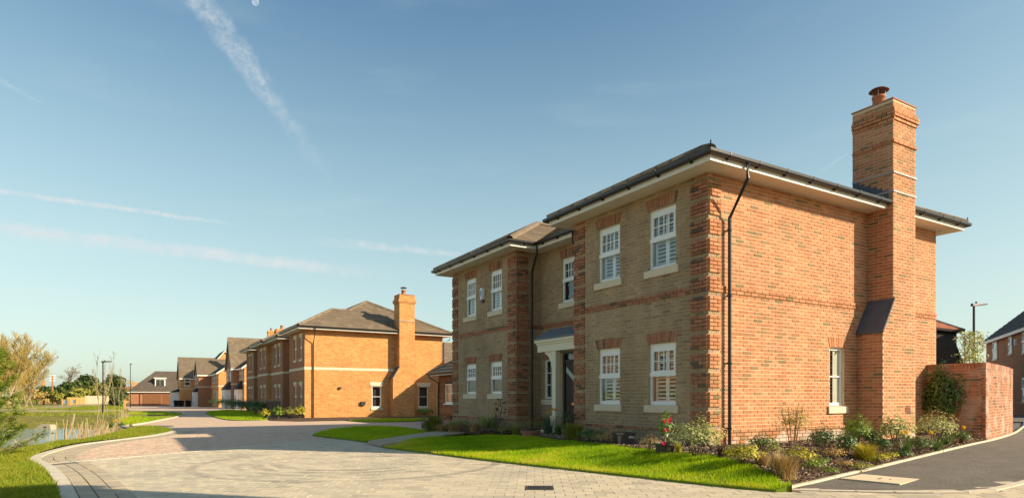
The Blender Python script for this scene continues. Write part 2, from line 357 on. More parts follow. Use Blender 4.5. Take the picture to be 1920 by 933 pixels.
    def build(s, name, parent=None, smooth=False, label=None, kind=None):
        me = bpy.data.meshes.new(name); me.from_pydata(s.v, [], s.f)
        for k in s.ms: me.materials.append(M[k])
        me.polygons.foreach_set('material_index', s.m)
        if smooth: me.polygons.foreach_set('use_smooth', [True] * len(s.f))
        me.attributes.new('tint', 'FLOAT', 'POINT').data.foreach_set('value', s.t)
        uv = me.uv_layers.new(name='UVMap'); me.update()
        for p in me.polygons:
            n = p.normal
            ax = 2 if abs(n.z) > .75 else (0 if abs(n.x) > abs(n.y) else 1)
            for q, li in enumerate(p.loop_indices):
                c = me.vertices[me.loops[li].vertex_index].co
                uv.data[li].uv = s.uv[p.index][q] if p.index in s.uv else ((c.x, c.y) if ax == 2 else ((c.y, c.z) if ax == 0 else (c.x, c.z)))
        o = link(name, me, parent)
        return tag(o, label, kind=kind)
def npmesh(name, V, F, mk, tint, parent=None, kind=None, smooth=False):
    V = np.asarray(V, np.float32); F = np.asarray(F, np.int32); me = bpy.data.meshes.new(name)
    me.vertices.add(len(V)); me.vertices.foreach_set('co', V.ravel())
    me.loops.add(F.size); me.loops.foreach_set('vertex_index', F.ravel())
    me.polygons.add(len(F)); me.polygons.foreach_set('loop_start', np.arange(0, F.size, F.shape[1], dtype=np.int32))
    me.materials.append(M[mk]); me.update(calc_edges=True)
    me.attributes.new('tint', 'FLOAT', 'POINT').data.foreach_set('value', np.asarray(tint, np.float32))
    if smooth: me.polygons.foreach_set('use_smooth', [True] * len(F))
    return tag(link(name, me, parent), kind=kind)
class Frame:                    # a wall: u along it, n outwards, z up
    def __init__(s, O, u, n): s.O = Vector(O); s.u = Vector(u); s.n = Vector(n)
    def p(s, u, n, z): return s.O + s.u * u + s.n * n + Vector((0, 0, z))
    def mat(s, u, n, z):
        uu = s.u if s.u.cross(s.n).z > 0 else -s.u
        return Matrix((( uu.x, s.n.x, 0, 0), (uu.y, s.n.y, 0, 0), (uu.z, s.n.z, 1, 0), (0, 0, 0, 1))) if False else Matrix.Translation(s.p(u, n, z)) @ Matrix(((uu.x, s.n.x, 0, 0), (uu.y, s.n.y, 0, 0), (0, 0, 1, 0), (0, 0, 0, 1)))
# ---- brick pieces -----------------------------------------------------------------------------
_bm = {}
def brick_mesh(w, d, h, mk, tb):
    k = (round(w, 3), round(d, 3), round(h, 3), mk, tb)
    if k not in _bm:
        me = bpy.data.meshes.new('brick')
        x, z, b = w / 2, h / 2, .0025
        vs = [(-x, 0, -z), (x, 0, -z), (x, 0, z), (-x, 0, z), (-x + b, d, -z + b), (x - b, d, -z + b), (x - b, d, z - b), (-x + b, d, z - b)]
        me.from_pydata(vs, [], [(4, 7, 6, 5), (0, 4, 5, 1), (1, 5, 6, 2), (2, 6, 7, 3), (3, 7, 4, 0)])
        me.materials.append(M[mk]); me.update()
        me.attributes.new('tint', 'FLOAT', 'POINT').data.foreach_set('value', [tb] * 8)
        _bm[k] = me
    return _bm[k]
class Bricks:
    def __init__(s, loc): s.p = []; s.loc = Vector(loc)
    def add(s, F, u0, u1, z0, z1, n0, d, mk): s.p.append((F, u0, u1, z0, z1, n0, d, mk))
    def lay(s, F, L, z0, ncourse, zones, openings=(), j0=0):
        for k in range(ncourse):
            j = k + j0; z = z0 + k * .075
            for (a, b, mk, proud) in zones(j, z):
                off = .1125 if j % 2 else 0.0
                start = math.floor(a / .225) * .225 - .225 + off
                if b - a < .6: start = a - (off if j % 2 else 0)
                u = start
                while u < b:
                    lo, hi = max(u, a) + .006, min(u + .225, b) - .006; u += .225
                    segs = [(lo, hi)]
                    for (o0, o1, oz0, oz1) in openings:
                        if z + .0325 > oz0 and z + .0325 < oz1:
                            ns = []
                            for (p, q) in segs:
                                if q <= o0 or p >= o1: ns.append((p, q))
                                else:
                                    if p < o0 - .02: ns.append((p, o0))
                                    if q > o1 + .02: ns.append((o1, q))
                            segs = ns
                    for (p, q) in segs:
                        if q - p > .025: s.add(F, p, q, z, z + .063, 0.0, .007 + proud + random.uniform(-.0012, .0012), mk)
    def finish(s, parent, limit=300, name='brick', rest='brickwork'):
        sc = []
        for i, (F, u0, u1, z0, z1, n0, d, mk) in enumerate(s.p):
            c = F.p((u0 + u1) / 2, n0, (z0 + z1) / 2) + s.loc
            x, y, dep = proj(c); v = Vector(EYE) - c
            vis = 0 < x < IW and 0 < y < IH and v.dot(F.n) > 0 and z1 > .25
            wpx = (u1 - u0) * FPX / max(dep, .1) * abs(v.normalized().dot(F.n))
            sc.append((-(wpx if vis else 0), i))
        sc.sort(); top = set(i for sv, i in sc[:limit] if sv < 0)
        mb = MB()
        for i, (F, u0, u1, z0, z1, n0, d, mk) in enumerate(s.p):
            if i in top:
                link(name, brick_mesh(u1 - u0, d, z1 - z0, mk, random.randint(0, 15) / 15), parent, F.mat((u0 + u1) / 2, n0, (z0 + z1) / 2))
            else:
                b = .0025; P = F.p
                mb.mesh([P(u0, n0, z0), P(u1, n0, z0), P(u1, n0, z1), P(u0, n0, z1), P(u0 + b, n0 + d, z0 + b), P(u1 - b, n0 + d, z0 + b), P(u1 - b, n0 + d, z1 - b), P(u0 + b, n0 + d, z1 - b)],
                        [(4, 5, 6, 7), (0, 1, 5, 4), (1, 2, 6, 5), (2, 3, 7, 6), (3, 0, 4, 7)], mk)
        if mb.v: mb.build(rest, parent, kind='stuff')
def wall_face(mb, F, L, z0, z1, openings, mk, reveal=.11, rmk=None):
    us = sorted({0.0, L, *[o[0] for o in openings], *[o[1] for o in openings]}); zs = sorted({z0, z1, *[o[2] for o in openings], *[o[3] for o in openings]})
    for i in range(len(us) - 1):
        for k in range(len(zs) - 1):
            cu, cz = (us[i] + us[i + 1]) / 2, (zs[k] + zs[k + 1]) / 2
            if any(o[0] < cu < o[1] and o[2] < cz < o[3] for o in openings): continue
            mb.face([F.p(us[i], 0, zs[k]), F.p(us[i + 1], 0, zs[k]), F.p(us[i + 1], 0, zs[k + 1]), F.p(us[i], 0, zs[k + 1])], mk)
    for (a, b, c, d) in openings:
        for (p, q) in (((a, c), (a, d)), ((a, d), (b, d)), ((b, d), (b, c)), ((b, c), (a, c))):
            mb.face([F.p(p[0], 0, p[1]), F.p(q[0], 0, q[1]), F.p(q[0], -reveal, q[1]), F.p(p[0], -reveal, p[1])], rmk or mk)
# ---- windows -----------------------------------------------------------------------------------
def window(parent, F, a, b, z0, z1, style='sash', set_=.06, label=None, detail=True, sill=None, open_top=False):
    fr = MB(); n0, n1 = -set_ - .05, -set_; w_ = .065 if detail else .06
    fr.fbox(F, (a, a + w_), (n0, n1), (z0, z1), 'upvc'); fr.fbox(F, (b - w_, b), (n0, n1), (z0, z1), 'upvc')
    top = .13 if (style == 'sash' and detail) else w_
    fr.fbox(F, (a + w_, b - w_), (n0, n1), (z1 - top, z1), 'upvc'); fr.fbox(F, (a + w_, b - w_), (n0, n1), (z0, z0 + .085), 'upvc')
    o = fr.build('window', parent, label=label)
    ia, ib, iz0, iz1 = a + w_, b - w_, z0 + .085, z1 - top
    zm = iz0 + (iz1 - iz0) * .52
    if style in ('sash', 'light3', 'light2'):
        s_ = MB(); p0, p1 = n0 + .012, n1 + .014
        if style == 'sash':
            s_.fbox(F, (a + .003, b - .003), (p0, p1 + .012), (zm - .045, zm + .045), 'upvc')
            for (l, r, c, d) in ((ia, ib, zm + .045, iz1),):
                s_.fbox(F, (l, l + .05), (p0, p1), (c, d), 'upvc'); s_.fbox(F, (r - .05, r), (p0, p1), (c, d), 'upvc')
                s_.fbox(F, (l + .05, r - .05), (p0, p1), (d - .04, d), 'upvc'); s_.fbox(F, (l + .05, r - .05), (p0, p1), (c, c + .03), 'upvc')
        else:
            nn = 3 if style == 'light3' else 2
            for q in range(1, nn):
                zz = iz0 + (iz1 - iz0) * q / nn; s_.fbox(F, (ia, ib), (p0, p1 - .01), (zz - .014, zz + .014), 'upvc')
        s_.build('sash', o)
        if style == 'sash' and detail:
            g_ = MB(); l, r, c, d = ia + .05, ib - .05, zm + .075, iz1 - .04
            for q in (1, 2, 3):
                uu = l + (r - l) * q / 4; g_.fbox(F, (uu - .010, uu + .010), (n0 + .02, n1 + .004), (c, d), 'upvc')
            zz = (c + d) / 2; g_.fbox(F, (l, r), (n0 + .022, n1 + .002), (zz - .010, zz + .010), 'upvc')
            g_.build('glazing_bars', o)
    for (c, d) in (((iz0, zm), (zm, iz1)) if style == 'sash' else ((iz0, iz1),)):
        j_ = [random.uniform(-.005, .005) for _ in range(3)]; MB().face([F.p(ia, n0 + .03 + j_[0], c), F.p(ib, n0 + .03 + j_[1], c), F.p(ib, n0 + .03 + j_[1] + j_[2], d), F.p(ia, n0 + .03 + j_[0] + j_[2], d)], 'glass').build('pane', o)
    if sill:
        h, ov, pr_ = sill
        MB().fbox(F, (a - ov, b + ov), (-.05, pr_), (z0 - h, z0 - .001), 'stone').build('sill', o)
    return o
_sl = {}
def shutter(parent, F, a, b, z0, z1, depth=-.17, leaves=2, pitch=.062):
    fr = MB(); w_ = .045; n0, n1 = depth - .03, depth
    L = (b - a) / leaves
    o = None
    for q in range(leaves):
        l, r = a + L * q + .002, a + L * (q + 1) - .002
        fr.fbox(F, (l, l + w_), (n0, n1), (z0, z1), 'upvc'); fr.fbox(F, (r - w_, r), (n0, n1), (z0, z1), 'upvc')
        for zz in (z0, (z0 + z1) / 2 - .03, z1 - .06): fr.fbox(F, (l + w_, r - w_), (n0, n1), (zz, zz + .06), 'upvc')
    o = fr.build('shutter', parent)
    for q in range(leaves):
        l, r = a + L * q + .002 + w_, a + L * (q + 1) - .002 - w_
        k = (round(r - l, 3), abs(F.n.x) > .5)
        if k not in _sl:
            s_ = MB(); G_ = Frame((0, 0, 0), F.u, F.n); hw = (r - l) / 2
            s_.hexa([G_.p(-hw, -.022, .016), G_.p(hw, -.022, .016), G_.p(hw, .022, -.018), G_.p(-hw, .022, -.018),
                     G_.p(-hw, -.022, .024), G_.p(hw, -.022, .024), G_.p(hw, .022, -.010), G_.p(-hw, .022, -.010)], 'upvc')
            t_ = s_.build('slat', o); _sl[k] = t_.data; bpy.data.objects.remove(t_)
        for (c, d) in ((z0 + .06, (z0 + z1) / 2 - .03), ((z0 + z1) / 2 + .03, z1 - .06)):
            nn = max(2, int((d - c) / pitch))
            for i in range(nn):
                link('slat', _sl[k], o, Matrix.Translation(F.p((l + r) / 2, (n0 + n1) / 2, c + (i + .5) * (d - c) / nn)))
    return o
# ---- roof tiles ----------------------------------------------------------------------------------
def clip(poly, a, b, c):        # keep a*x+b*y+c>=0
    out = []
    for i in range(len(poly)):
        p, q = poly[i], poly[(i + 1) % len(poly)]
        dp, dq = a * p[0] + b * p[1] + c, a * q[0] + b * q[1] + c
        if dp >= 0: out.append(p)
        if (dp >= 0) != (dq >= 0):
            t = dp / (dp - dq); out.append((p[0] + (q[0] - p[0]) * t, p[1] + (q[1] - p[1]) * t))
    return out
class Tiles:
    def __init__(s, loc): s.p = []; s.loc = Vector(loc)
    def plane(s, poly, mk, tw=.33, gauge=.345, e0=None):
        """poly: 3D convex polygon; its first edge e0 (two points) runs along the eaves"""
        P = [Vector(p) for p in poly]; u = (e0[1] - e0[0]).normalized() if e0 else (P[1] - P[0]).normalized()
        O = e0[0] if e0 else P[0]
        n = Vector()
        for i in range(1, len(P) - 1): n += (P[i] - P[0]).cross(P[i + 1] - P[0])
        n.normalize(); n = n if n.z > 0 else -n
        v = n.cross(u); 
        if v.z < 0: v = -v
        pol = [((p - O).dot(u), (p - O).dot(v)) for p in P]
        ar = sum(pol[i][0] * pol[(i + 1) % len(pol)][1] - pol[(i + 1) % len(pol)][0] * pol[i][1] for i in range(len(pol)))
        if ar < 0: pol = pol[::-1]
        us = [p[0] for p in pol]; vs = [p[1] for p in pol]
        for r in range(math.floor(min(vs) / gauge + 1e-4), math.ceil(max(vs) / gauge - 1e-4)):
            off = .5 * tw if r % 2 else 0
            for c in range(math.floor((min(us) - off) / tw), math.ceil((max(us) - off) / tw)):
                x0 = off + c * tw + .003; x1 = x0 + tw - .006; y0 = r * gauge; y1 = y0 + gauge
                q = [(x0, y0), (x1, y0), (x1, y1), (x0, y1)]
                for i in range(len(pol)):
                    a, b = pol[i], pol[(i + 1) % len(pol)]
                    q = clip(q, -(b[1] - a[1]), b[0] - a[0], (b[1] - a[1]) * a[0] - (b[0] - a[0]) * a[1])
                    if len(q) < 3: break
                if len(q) < 3: continue
                s.p.append((O, u, v, n, q, y0, gauge, mk, random.uniform(-.002, .003)))
    def finish(s, parent, limit=300, name='tile', rest='roof_tiling'):
        def geo(k, origin):
            O, u, v, n, q, y0, g, mk, jit = k
            t = [O + u * x + v * y + n * (.034 + jit - .026 * (y - y0) / g) - origin for x, y in q]; b = [O + u * x + v * y - n * .004 - origin for x, y in q]
            N = len(q); return t + b, [tuple(range(N))] + [(i, i + N, (i + 1) % N + N, (i + 1) % N) for i in range(N)]
        sc = []
        for i, k in enumerate(s.p):
            O, u, v, n, q = k[:5]; c = O + u * (sum(x for x, y in q) / len(q)) + v * (sum(y for x, y in q) / len(q)) + s.loc
            x, y, dep = proj(c); vw = Vector(EYE) - c; f = vw.normalized().dot(n)
            w_ = max(a for a, b in q) - min(a for a, b in q)
            sc.append((-(w_ / dep * (.2 + f) if (0 < x < IW and 0 < y < IH and f > .01) else 0), i))
        sc.sort(); top = set(i for v_, i in sc[:limit] if v_ < 0); mb = MB()
        for i, k in enumerate(s.p):
            if i in top:
                cc = k[0] + k[1] * k[4][0][0] + k[2] * k[4][0][1]
                vs, fs = geo(k, cc); o = MB().mesh(vs, fs, k[7]).build(name, parent); o.location = cc
            else:
                vs, fs = geo(k, Vector()); mb.mesh(vs, fs, k[7])
        if mb.v: mb.build(rest, parent, kind='stuff')
def ridge(mb, p, q, mk, r=.10, step=.34):
    P, Q = Vector(p), Vector(q); L = (Q - P).length; n = max(1, int(L / step)); d = (Q - P) / n
    up = Vector((0, 0, 1)); s_ = d.normalized().cross(up).normalized(); nn = s_.cross(d.normalized())
    for i in range(n):
        a, b = P + d * i, P + d * (i + 1) * 1.0 + d.normalized() * .02
        for (x, y, r_) in ((a, b, r),):
            pr0 = [(-1.15, -.55), (-.75, .25), (0, .62), (.75, .25), (1.15, -.55)]
            vs = [x + (s_ * o + nn * h) * r_ * 1.06 for o, h in pr0] + [y + (s_ * o + nn * h) * r_ * .97 for o, h in pr0]
            mb.mesh(vs, [(k, k + 1, k + 6, k + 5) for k in range(4)] + [(4, 3, 2, 1, 0)], mk)
# ---- areas of ground -----------------------------------------------------------------------------
def resample(poly, step):
    out = []
    for i in range(len(poly)):
        a, b = np.array(poly[i][:2]), np.array(poly[(i + 1) % len(poly)][:2]); n = max(1, int(np.hypot(*(b - a)) / step))
        for k in range(n): out.append(tuple(a + (b - a) * k / n))
    return out
def inside(poly, X, Y):
    r = np.zeros(len(X), bool); n = len(poly)
    for i in range(n):
        (x0, y0), (x1, y1) = poly[i][:2], poly[(i + 1) % n][:2]
        c = ((y0 > Y) != (y1 > Y)); 
        with np.errstate(all='ignore'): r ^= c & (X < (x1 - x0) * (Y - y0) / (y1 - y0 + 1e-12) + x0)
    return r
def dist_poly(poly, X, Y):
    D = np.full(len(X), 1e9); n = len(poly)
    for i in range(n):
        a = np.array(poly[i][:2]); b = np.array(poly[(i + 1) % n][:2]); ab = b - a
        t = np.clip(((X - a[0]) * ab[0] + (Y - a[1]) * ab[1]) / max(ab @ ab, 1e-9), 0, 1)
        D = np.minimum(D, np.hypot(X - a[0] - t * ab[0], Y - a[1] - t * ab[1]))
    return D
def area(name, poly, zf, step, mk, kind='structure', skirt=0.0, edge_step=None, parent=None):
    b = resample(poly, edge_step or step); n = len(b)
    xs = [p[0] for p in b]; ys = [p[1] for p in b]
    gx, gy = np.meshgrid(np.arange(min(xs), max(xs), step), np.arange(min(ys), max(ys), step)); gx = gx.ravel() + .013; gy = gy.ravel() + .017
    k = inside(b, gx, gy); gx, gy = gx[k], gy[k]
    if len(gx):
        k = dist_poly(b, gx, gy) > step * .35; gx, gy = gx[k], gy[k]
    pts = [Vector(p) for p in b] + [Vector(p) for p in zip(gx, gy)]
    vs, es, fs, _, _, _ = delaunay_2d_cdt(pts, [(i, (i + 1) % n) for i in range(n)], [], 1, 1e-5)
    V = [(p.x, p.y, zf(p.x, p.y)) for p in vs]; F = [tuple(f) for f in fs]
    if skirt:
        m0 = len(V)
        for (x, y) in b: V.append((x, y, zf(x, y))); V.append((x, y, zf(x, y) - skirt))
        for i in range(n):
            j = (i + 1) % n; F.append((m0 + 2 * i, m0 + 2 * j, m0 + 2 * j + 1, m0 + 2 * i + 1))
    me = bpy.data.meshes.new(name); me.from_pydata(V, [], F); me.materials.append(M[mk])
    uv = me.uv_layers.new(name='UVMap')
    co = np.array(V)[[l.vertex_index for l in me.loops]][:, :2]; uv.data.foreach_set('uv', co.ravel())
    o = link(name, me, parent); return tag(o, kind=kind)
def zgrid(poly, zf, X, Y):      # heights of many points from a coarse sampling of zf
    x0, y0 = min(p[0] for p in poly), min(p[1] for p in poly); x1, y1 = max(p[0] for p in poly), max(p[1] for p in poly)
    n = 44; gx = np.linspace(x0, x1, n); gy = np.linspace(y0, y1, n); A = np.array([[zf(a, b) for a in gx] for b in gy])
    fx = np.clip((X - x0) / (x1 - x0) * (n - 1), 0, n - 1.001); fy = np.clip((Y - y0) / (y1 - y0) * (n - 1), 0, n - 1.001); i, j = fx.astype(int), fy.astype(int); fx, fy = fx - i, fy - j
    return A[j, i] * (1 - fx) * (1 - fy) + A[j, i + 1] * fx * (1 - fy) + A[j + 1, i] * (1 - fx) * fy + A[j + 1, i + 1] * fx * fy
def blades(name, poly, zf, n, h, wd, mk, tint=None, lean=.5, parent=None):
    xs = [p[0] for p in poly]; ys = [p[1] for p in poly]; X = np.empty(0); Y = np.empty(0)
    while len(X) < n:
        x = rng.uniform(min(xs), max(xs), n * 2); y = rng.uniform(min(ys), max(ys), n * 2); k = inside(poly, x, y); X = np.append(X, x[k]); Y = np.append(Y, y[k])
    X, Y = X[:n], Y[:n]; Z = zgrid(poly, zf, X, Y) - .005
    cl = np.sin(X * 3.1 + np.cos(Y * 2.3)) * .25 + np.sin(X * 7.7 - Y * 5.1) * .15
    H = h * rng.uniform(.55, 1.25, n) * (1 + cl * .6); a = rng.uniform(0, 2 * PI, n); b = rng.uniform(0, 2 * PI, n); l = H * lean * rng.uniform(.1, 1, n)
    wv = wd * rng.uniform(.6, 1.3, n)
    base = np.stack([X, Y, Z], 1); sd = np.stack([np.cos(a) * wv, np.sin(a) * wv, 0 * a], 1)
    tip = base + np.stack([np.cos(b) * l, np.sin(b) * l, H], 1)
    V = np.stack([base - sd, base + sd, tip], 1).reshape(-1, 3); F = np.arange(3 * n).reshape(-1, 3)
    T = np.clip(rng.normal(.42, .2, n) + cl * .35 if tint is None else tint(X, Y) + rng.normal(0, .14, n), 0, 1)
    return npmesh(name, V, F, mk, np.repeat(T, 3), parent, 'stuff')
# ================================================================== GROUND
def ga(pts, z): return [tuple(GA(x, y, z)[:2]) for x, y in pts]
WL = -.72
def g2(pts, z=0.0): return [tuple(G(x, y, z)[:2]) for x, y in pts]
flat = lambda dz: (lambda x, y: gz(y, x) + dz)
KERB_PX = [(150, 1050), (128, 985), (112, 933), (104, 908), (94, 890), (79, 876), (58, 866), (54, 861), (62, 854), (89, 846), (136, 834), (200, 826), (286, 816), (322, 808)]
KERB = g2(KERB_PX)
def smooth_path(p, it=2):
    for _ in range(it):
        q = [p[0]]
        for a, b in zip(p, p[1:]): q += [(.75 * a[0] + .25 * b[0], .75 * a[1] + .25 * b[1]), (.25 * a[0] + .75 * b[0], .25 * a[1] + .75 * b[1])]
        p = q + [p[-1]]
    return p
KERB = smooth_path(KERB)
LEFT_IN = g2([(318, 804), (290, 801), (250, 801), (228, 798), (262, 795), (310, 786), (340, 778), (341, 774), (300, 771.5), (245, 770), (232, 764), (238, 759.5)])
POND = ga([(-150, 872), (0, 860), (100, 838), (165, 818), (184, 806), (125, 803), (60, 803.5), (0, 804.5), (-160, 810)], WL)
VERGE = KERB + LEFT_IN + [tuple(G(236, 757.5)[:2]), (-42, 140), (-95, 140), (-70, 20), (-30, -8), (-13, -12)]
_pa = np.array(POND)
def bank(x, y):
    X, Y = np.array([x]), np.array([y]); d = dist_poly(POND, X, Y)[0]; i = inside(POND, X, Y)[0]
    e = d if not i else -d
    t = min(1, max(0, e / (2.6 if y < 22 else 5.0))); t = t * t * (3 - 2 * t)
    lump = .05 * math.sin(x * .9 + y * .4) + .03 * math.sin(x * 2.1 - y * 1.3)
    h = gz(y, x) + .035 + lump * min(1, max(0, (e - 1) / 4)) * .6
    if y > 52: h += .55 * math.exp(-(((x + 26) / 9) ** 2 + ((y - 66) / 9) ** 2))
    return (h * t + (WL - .06) * (1 - t)) if e > -.4 else WL - .25
NEAR_V = [p for p in VERGE]
area('verge', VERGE, bank, 1.1, 'meadow', edge_step=.6)
# one sheet to the horizon, under everything
gs = bpy.data.meshes.new('ground'); B = 6000
ys = [-B, 25, 130, B]; gv = []
for y in ys:
    for x in (-B, -3.0, B): gv.append((x, y, gz(y) - 1.0))
gs.from_pydata(gv, [], [(i * 3 + j, i * 3 + j + 1, i * 3 + j + 4, i * 3 + j + 3) for i in range(3) for j in range(2)]); gs.materials.append(M['meadow'])
tag(link('ground', gs), kind='structure')
# pond water
area('pond_water', [(p[0] + (p[0] - _pa[:, 0].mean()) * .05, p[1] + (p[1] - _pa[:, 1].mean()) * .05) for p in POND], lambda x, y: WL, 3, 'water')
# grey block turning area, pink street
LAWN1_EDGE = [(718, 837), (760, 842), (800, 847), (900, 859), (1000, 870.5), (1100, 881), (1200, 892), (1300, 903), (1400, 913), (1455, 917.5)]
LAWN2_EDGE = [(586, 815.5), (630, 821.3), (656, 823.8), (690, 829)]
DIV = [(88, 869), (300, 851), (480, 835), (627, 822)]
GREY = g2(DIV) + g2([(640, 823), (656, 825), (690, 830), (716, 837.6)]) + g2([(x, y + 1.2) for x, y in LAWN1_EDGE]) + g2([(1485, 919), (1600, 922), (1700, 924.5), (1800, 924), (1860, 921), (1898, 913), (1960, 896)]) + [(3, -6.6), (2, -14), (-16, -16), (-13.5, -9)] + g2([(150, 1050), (128, 985), (112, 933), (104, 908), (94, 890), (79, 876)])
PINKN = g2(DIV[::-1]) + g2([(58, 866), (54, 861), (62, 854), (89, 846), (136, 834), (200, 826), (286, 816), (330, 811.5), (480, 811.5), (560, 811.5), (584, 815)])
road = area('road', GREY, flat(-.012), 2.0, 'joint')
street = area('street', PINKN, flat(-.012), 2.0, 'joint')
FAR = g2([(286, 816), (322, 808)]) + LEFT_IN + [tuple(G(236, 757.5)[:2]), (-42, 140), (60, 140), (60, 14), (14, 12), (2, 12), (0, 3)] + g2([(700, 831), (640, 823.5), (584, 815), (560, 811.5), (480, 811.5), (330, 811.5)])
area('far_street', FAR, flat(-.016), 4.0, 'pinkfar')
area('side_ground', [(0, 3), (2, 12), (14, 12), (60, 14), (60, -12), (3.5, -12), (3.1, -6.6), (-1.5, -2), (-3, 0)], flat(-.05), 4, 'asphalt')
def pieces_in(poly, ang, w_, l_, gap, mk, parent, name, rest, keep=lambda p: True, limit=300, zt=0.0):
    a = np.array([math.sin(ang), math.cos(ang)]); b = np.array([math.cos(ang), -math.sin(ang)])   # a along, b across
    P = np.array(poly); ua = P @ a; ub = P @ b; out = []
    cells = []
    for i in range(math.floor(ub.min() / w_), math.ceil(ub.max() / w_) + 1):
        for k in range(math.floor(ua.min() / l_) - 1, math.ceil(ua.max() / l_) + 1):
            cells.append((i * w_, k * l_ + (l_ / 2 if i % 2 else 0)))
    C_ = np.array(cells); cen = (C_[:, :1] + w_ / 2) * b + (C_[:, 1:] + l_ / 2) * a
    dd = dist_poly(poly, cen[:, 0], cen[:, 1]); ins = inside(poly, cen[:, 0], cen[:, 1])
    for (c0, c1), c, d, i in zip(cells, cen, dd, ins):
        px, py, dep = proj((c[0], c[1], 0))
        if not (-60 < px < IW + 60 and dep > 2 and py < IH + 60) or not keep(c): continue
        if not i and d > (l_ + w_) / 2: continue
        q = [tuple(b * (c0 + x) + a * (c1 + y)) for x, y in ((gap, gap), (w_ - gap, gap), (w_ - gap, l_ - gap), (gap, l_ - gap))]
        if d < math.hypot(l_, w_) / 2:
            n = len(poly); ar = 1
            for e in range(n):
                p0, p1 = poly[e], poly[(e + 1) % n]
                if dist_poly([p0, p1], np.array([c[0]]), np.array([c[1]]))[0] > math.hypot(l_, w_) / 2: continue
                A_, B_ = -(p1[1] - p0[1]), p1[0] - p0[0]
                s = SGN(poly); L = math.hypot(A_, B_) + 1e-9
                q = clip(q, s * A_ / L, s * B_ / L, -s * (A_ * p0[0] + B_ * p0[1]) / L)
                if len(q) < 3: break
        if len(q) < 3: continue
        out.append((dep, q))
    out.sort(key=lambda t: t[0] if 0 < proj((*t[1][0], 0))[1] < IH else 99)
    mb = MB()
    for k, (dep, q) in enumerate(out):
        z = zt + random.uniform(-.0022, .0015); t = random.random(); N = len(q)
        tl = [random.uniform(-.0012, .0012) for _ in q]
        if k < limit:
            cx_, cy_ = q[0]; zz = gz(cy_, cx_)
            o = MB().mesh([(x - cx_, y - cy_, z + d_ + gz(y, x) - zz) for (x, y), d_ in zip(q, tl)] + [(x - cx_, y - cy_, z - .05) for x, y in q], [tuple(range(N))] + [(i, i + N, (i + 1) % N + N, (i + 1) % N) for i in range(N)], mk, t).build(name, parent)
            o.location = (cx_, cy_, zz)
        else:
            mb.mesh([(x, y, z + gz(y, x) + d_) for (x, y), d_ in zip(q, tl)] + [(x, y, z + gz(y, x) - .02) for x, y in q], [tuple(range(N))] + [(i, i + N, (i + 1) % N + N, (i + 1) % N) for i in range(N)], mk, t)
    if mb.v: mb.build(rest, parent, kind='stuff')
_sg = {}
def SGN(poly):
    k = id(poly)
    if k not in _sg: _sg[k] = 1 if sum(poly[i][0] * poly[(i + 1) % len(poly)][1] - poly[(i + 1) % len(poly)][0] * poly[i][1] for i in range(len(poly))) > 0 else -1
    return _sg[k]
def dpath(path, p):
    return min(dist_poly([path[i], path[i + 1]], np.array([p[0]]), np.array([p[1]]))[0] for i in range(len(path) - 1))
pieces_in(GREY, math.radians(123), .20, .26, .004, 'paver', road, 'paver', 'paving', keep=lambda c: dpath(KERB, c) > .64)
pieces_in(PINKN, math.radians(57.5), .105, .21, .004, 'pink', street, 'paver', 'paving', keep=lambda c: dpath(KERB, c) > .70)
def strip(path, o0, o1, length, z0, z1, mk, parent, name, gap=.006, limit=300, maxdep=60, bev=.012):
    """kerb stones and setts following a path; offsets are to the left of travel"""
    P = [np.array(p[:2]) for p in path]; seg = [np.hypot(*(b - a)) for a, b in zip(P, P[1:])]; cum = np.concatenate([[0], np.cumsum(seg)])
    def at(s_):
        i = min(len(seg) - 1, max(0, int(np.searchsorted(cum, s_) - 1))); t = (s_ - cum[i]) / max(seg[i], 1e-9)
        p = P[i] + (P[i + 1] - P[i]) * t
        lo = max(0, s_ - .15); hi = min(cum[-1], s_ + .15)
        f = lambda r: (lambda j: P[j] + (P[j + 1] - P[j]) * ((r - cum[j]) / max(seg[j], 1e-9)))(min(len(seg) - 1, max(0, int(np.searchsorted(cum, r) - 1))))
        d = f(hi) - f(lo); d = d / (np.hypot(*d) + 1e-9); return p, np.array([-d[1], d[0]])
    s_ = 0; n = 0; rest = MB()
    while s_ < cum[-1] - .02:
        e = min(s_ + length, cum[-1]); (p, n0), (q, n1) = at(s_ + gap / 2), at(e - gap / 2); s_ = e
        c = p; px, py, dep = proj((p[0], p[1], 0)); z = gz(p[1], p[0]); r = random.uniform(-.002, .002)
        pts = [p + n0 * o0, p + n0 * o1, q + n1 * o1, q + n1 * o0]
        b0 = [(*(v - c), z0) for v in pts]; dzs = [gz(v[1], v[0]) - z for v in pts]; cc = sum(v - c for v in pts) / 4
        wv = min(.3, bev / abs(o1 - o0)); m0, m1 = (pts[0] + pts[1]) / 2, (pts[2] + pts[3]) / 2; al = (m1 - m0) / (np.hypot(*(m1 - m0)) + 1e-9) * min(bev, .006)
        b1 = [(*(v + (m - v) * 2 * wv * .5 + sg * al - c), z1 + r + dz) for v, m, sg, dz in zip(pts, (m0, m0, m1, m1), (1, 1, -1, -1), dzs)]
        if dep > 1 and -100 < px < IW + 100 and py < IH + 80 and n < limit:
            o = MB().mesh(b0 + b1, MB.BF, mk).build(name, parent); o.location = (c[0], c[1], z); n += 1
        else:
            rest.mesh([(x + c[0], y + c[1], w_ + z) for x, y, w_ in b0 + b1], MB.BF, mk)
    if rest.v: rest.build(name + '_run', parent, kind='stuff')
ke = thing('kerb', None, None, (0, 0, 0)); ke['kind'] = 'structure'
strip(KERB, -.19, 0.01, .60, -.1, .022, 'kerb', ke, 'kerb_stone', bev=.02)
se = thing('drainage_channel', None, None); se['kind'] = 'structure'
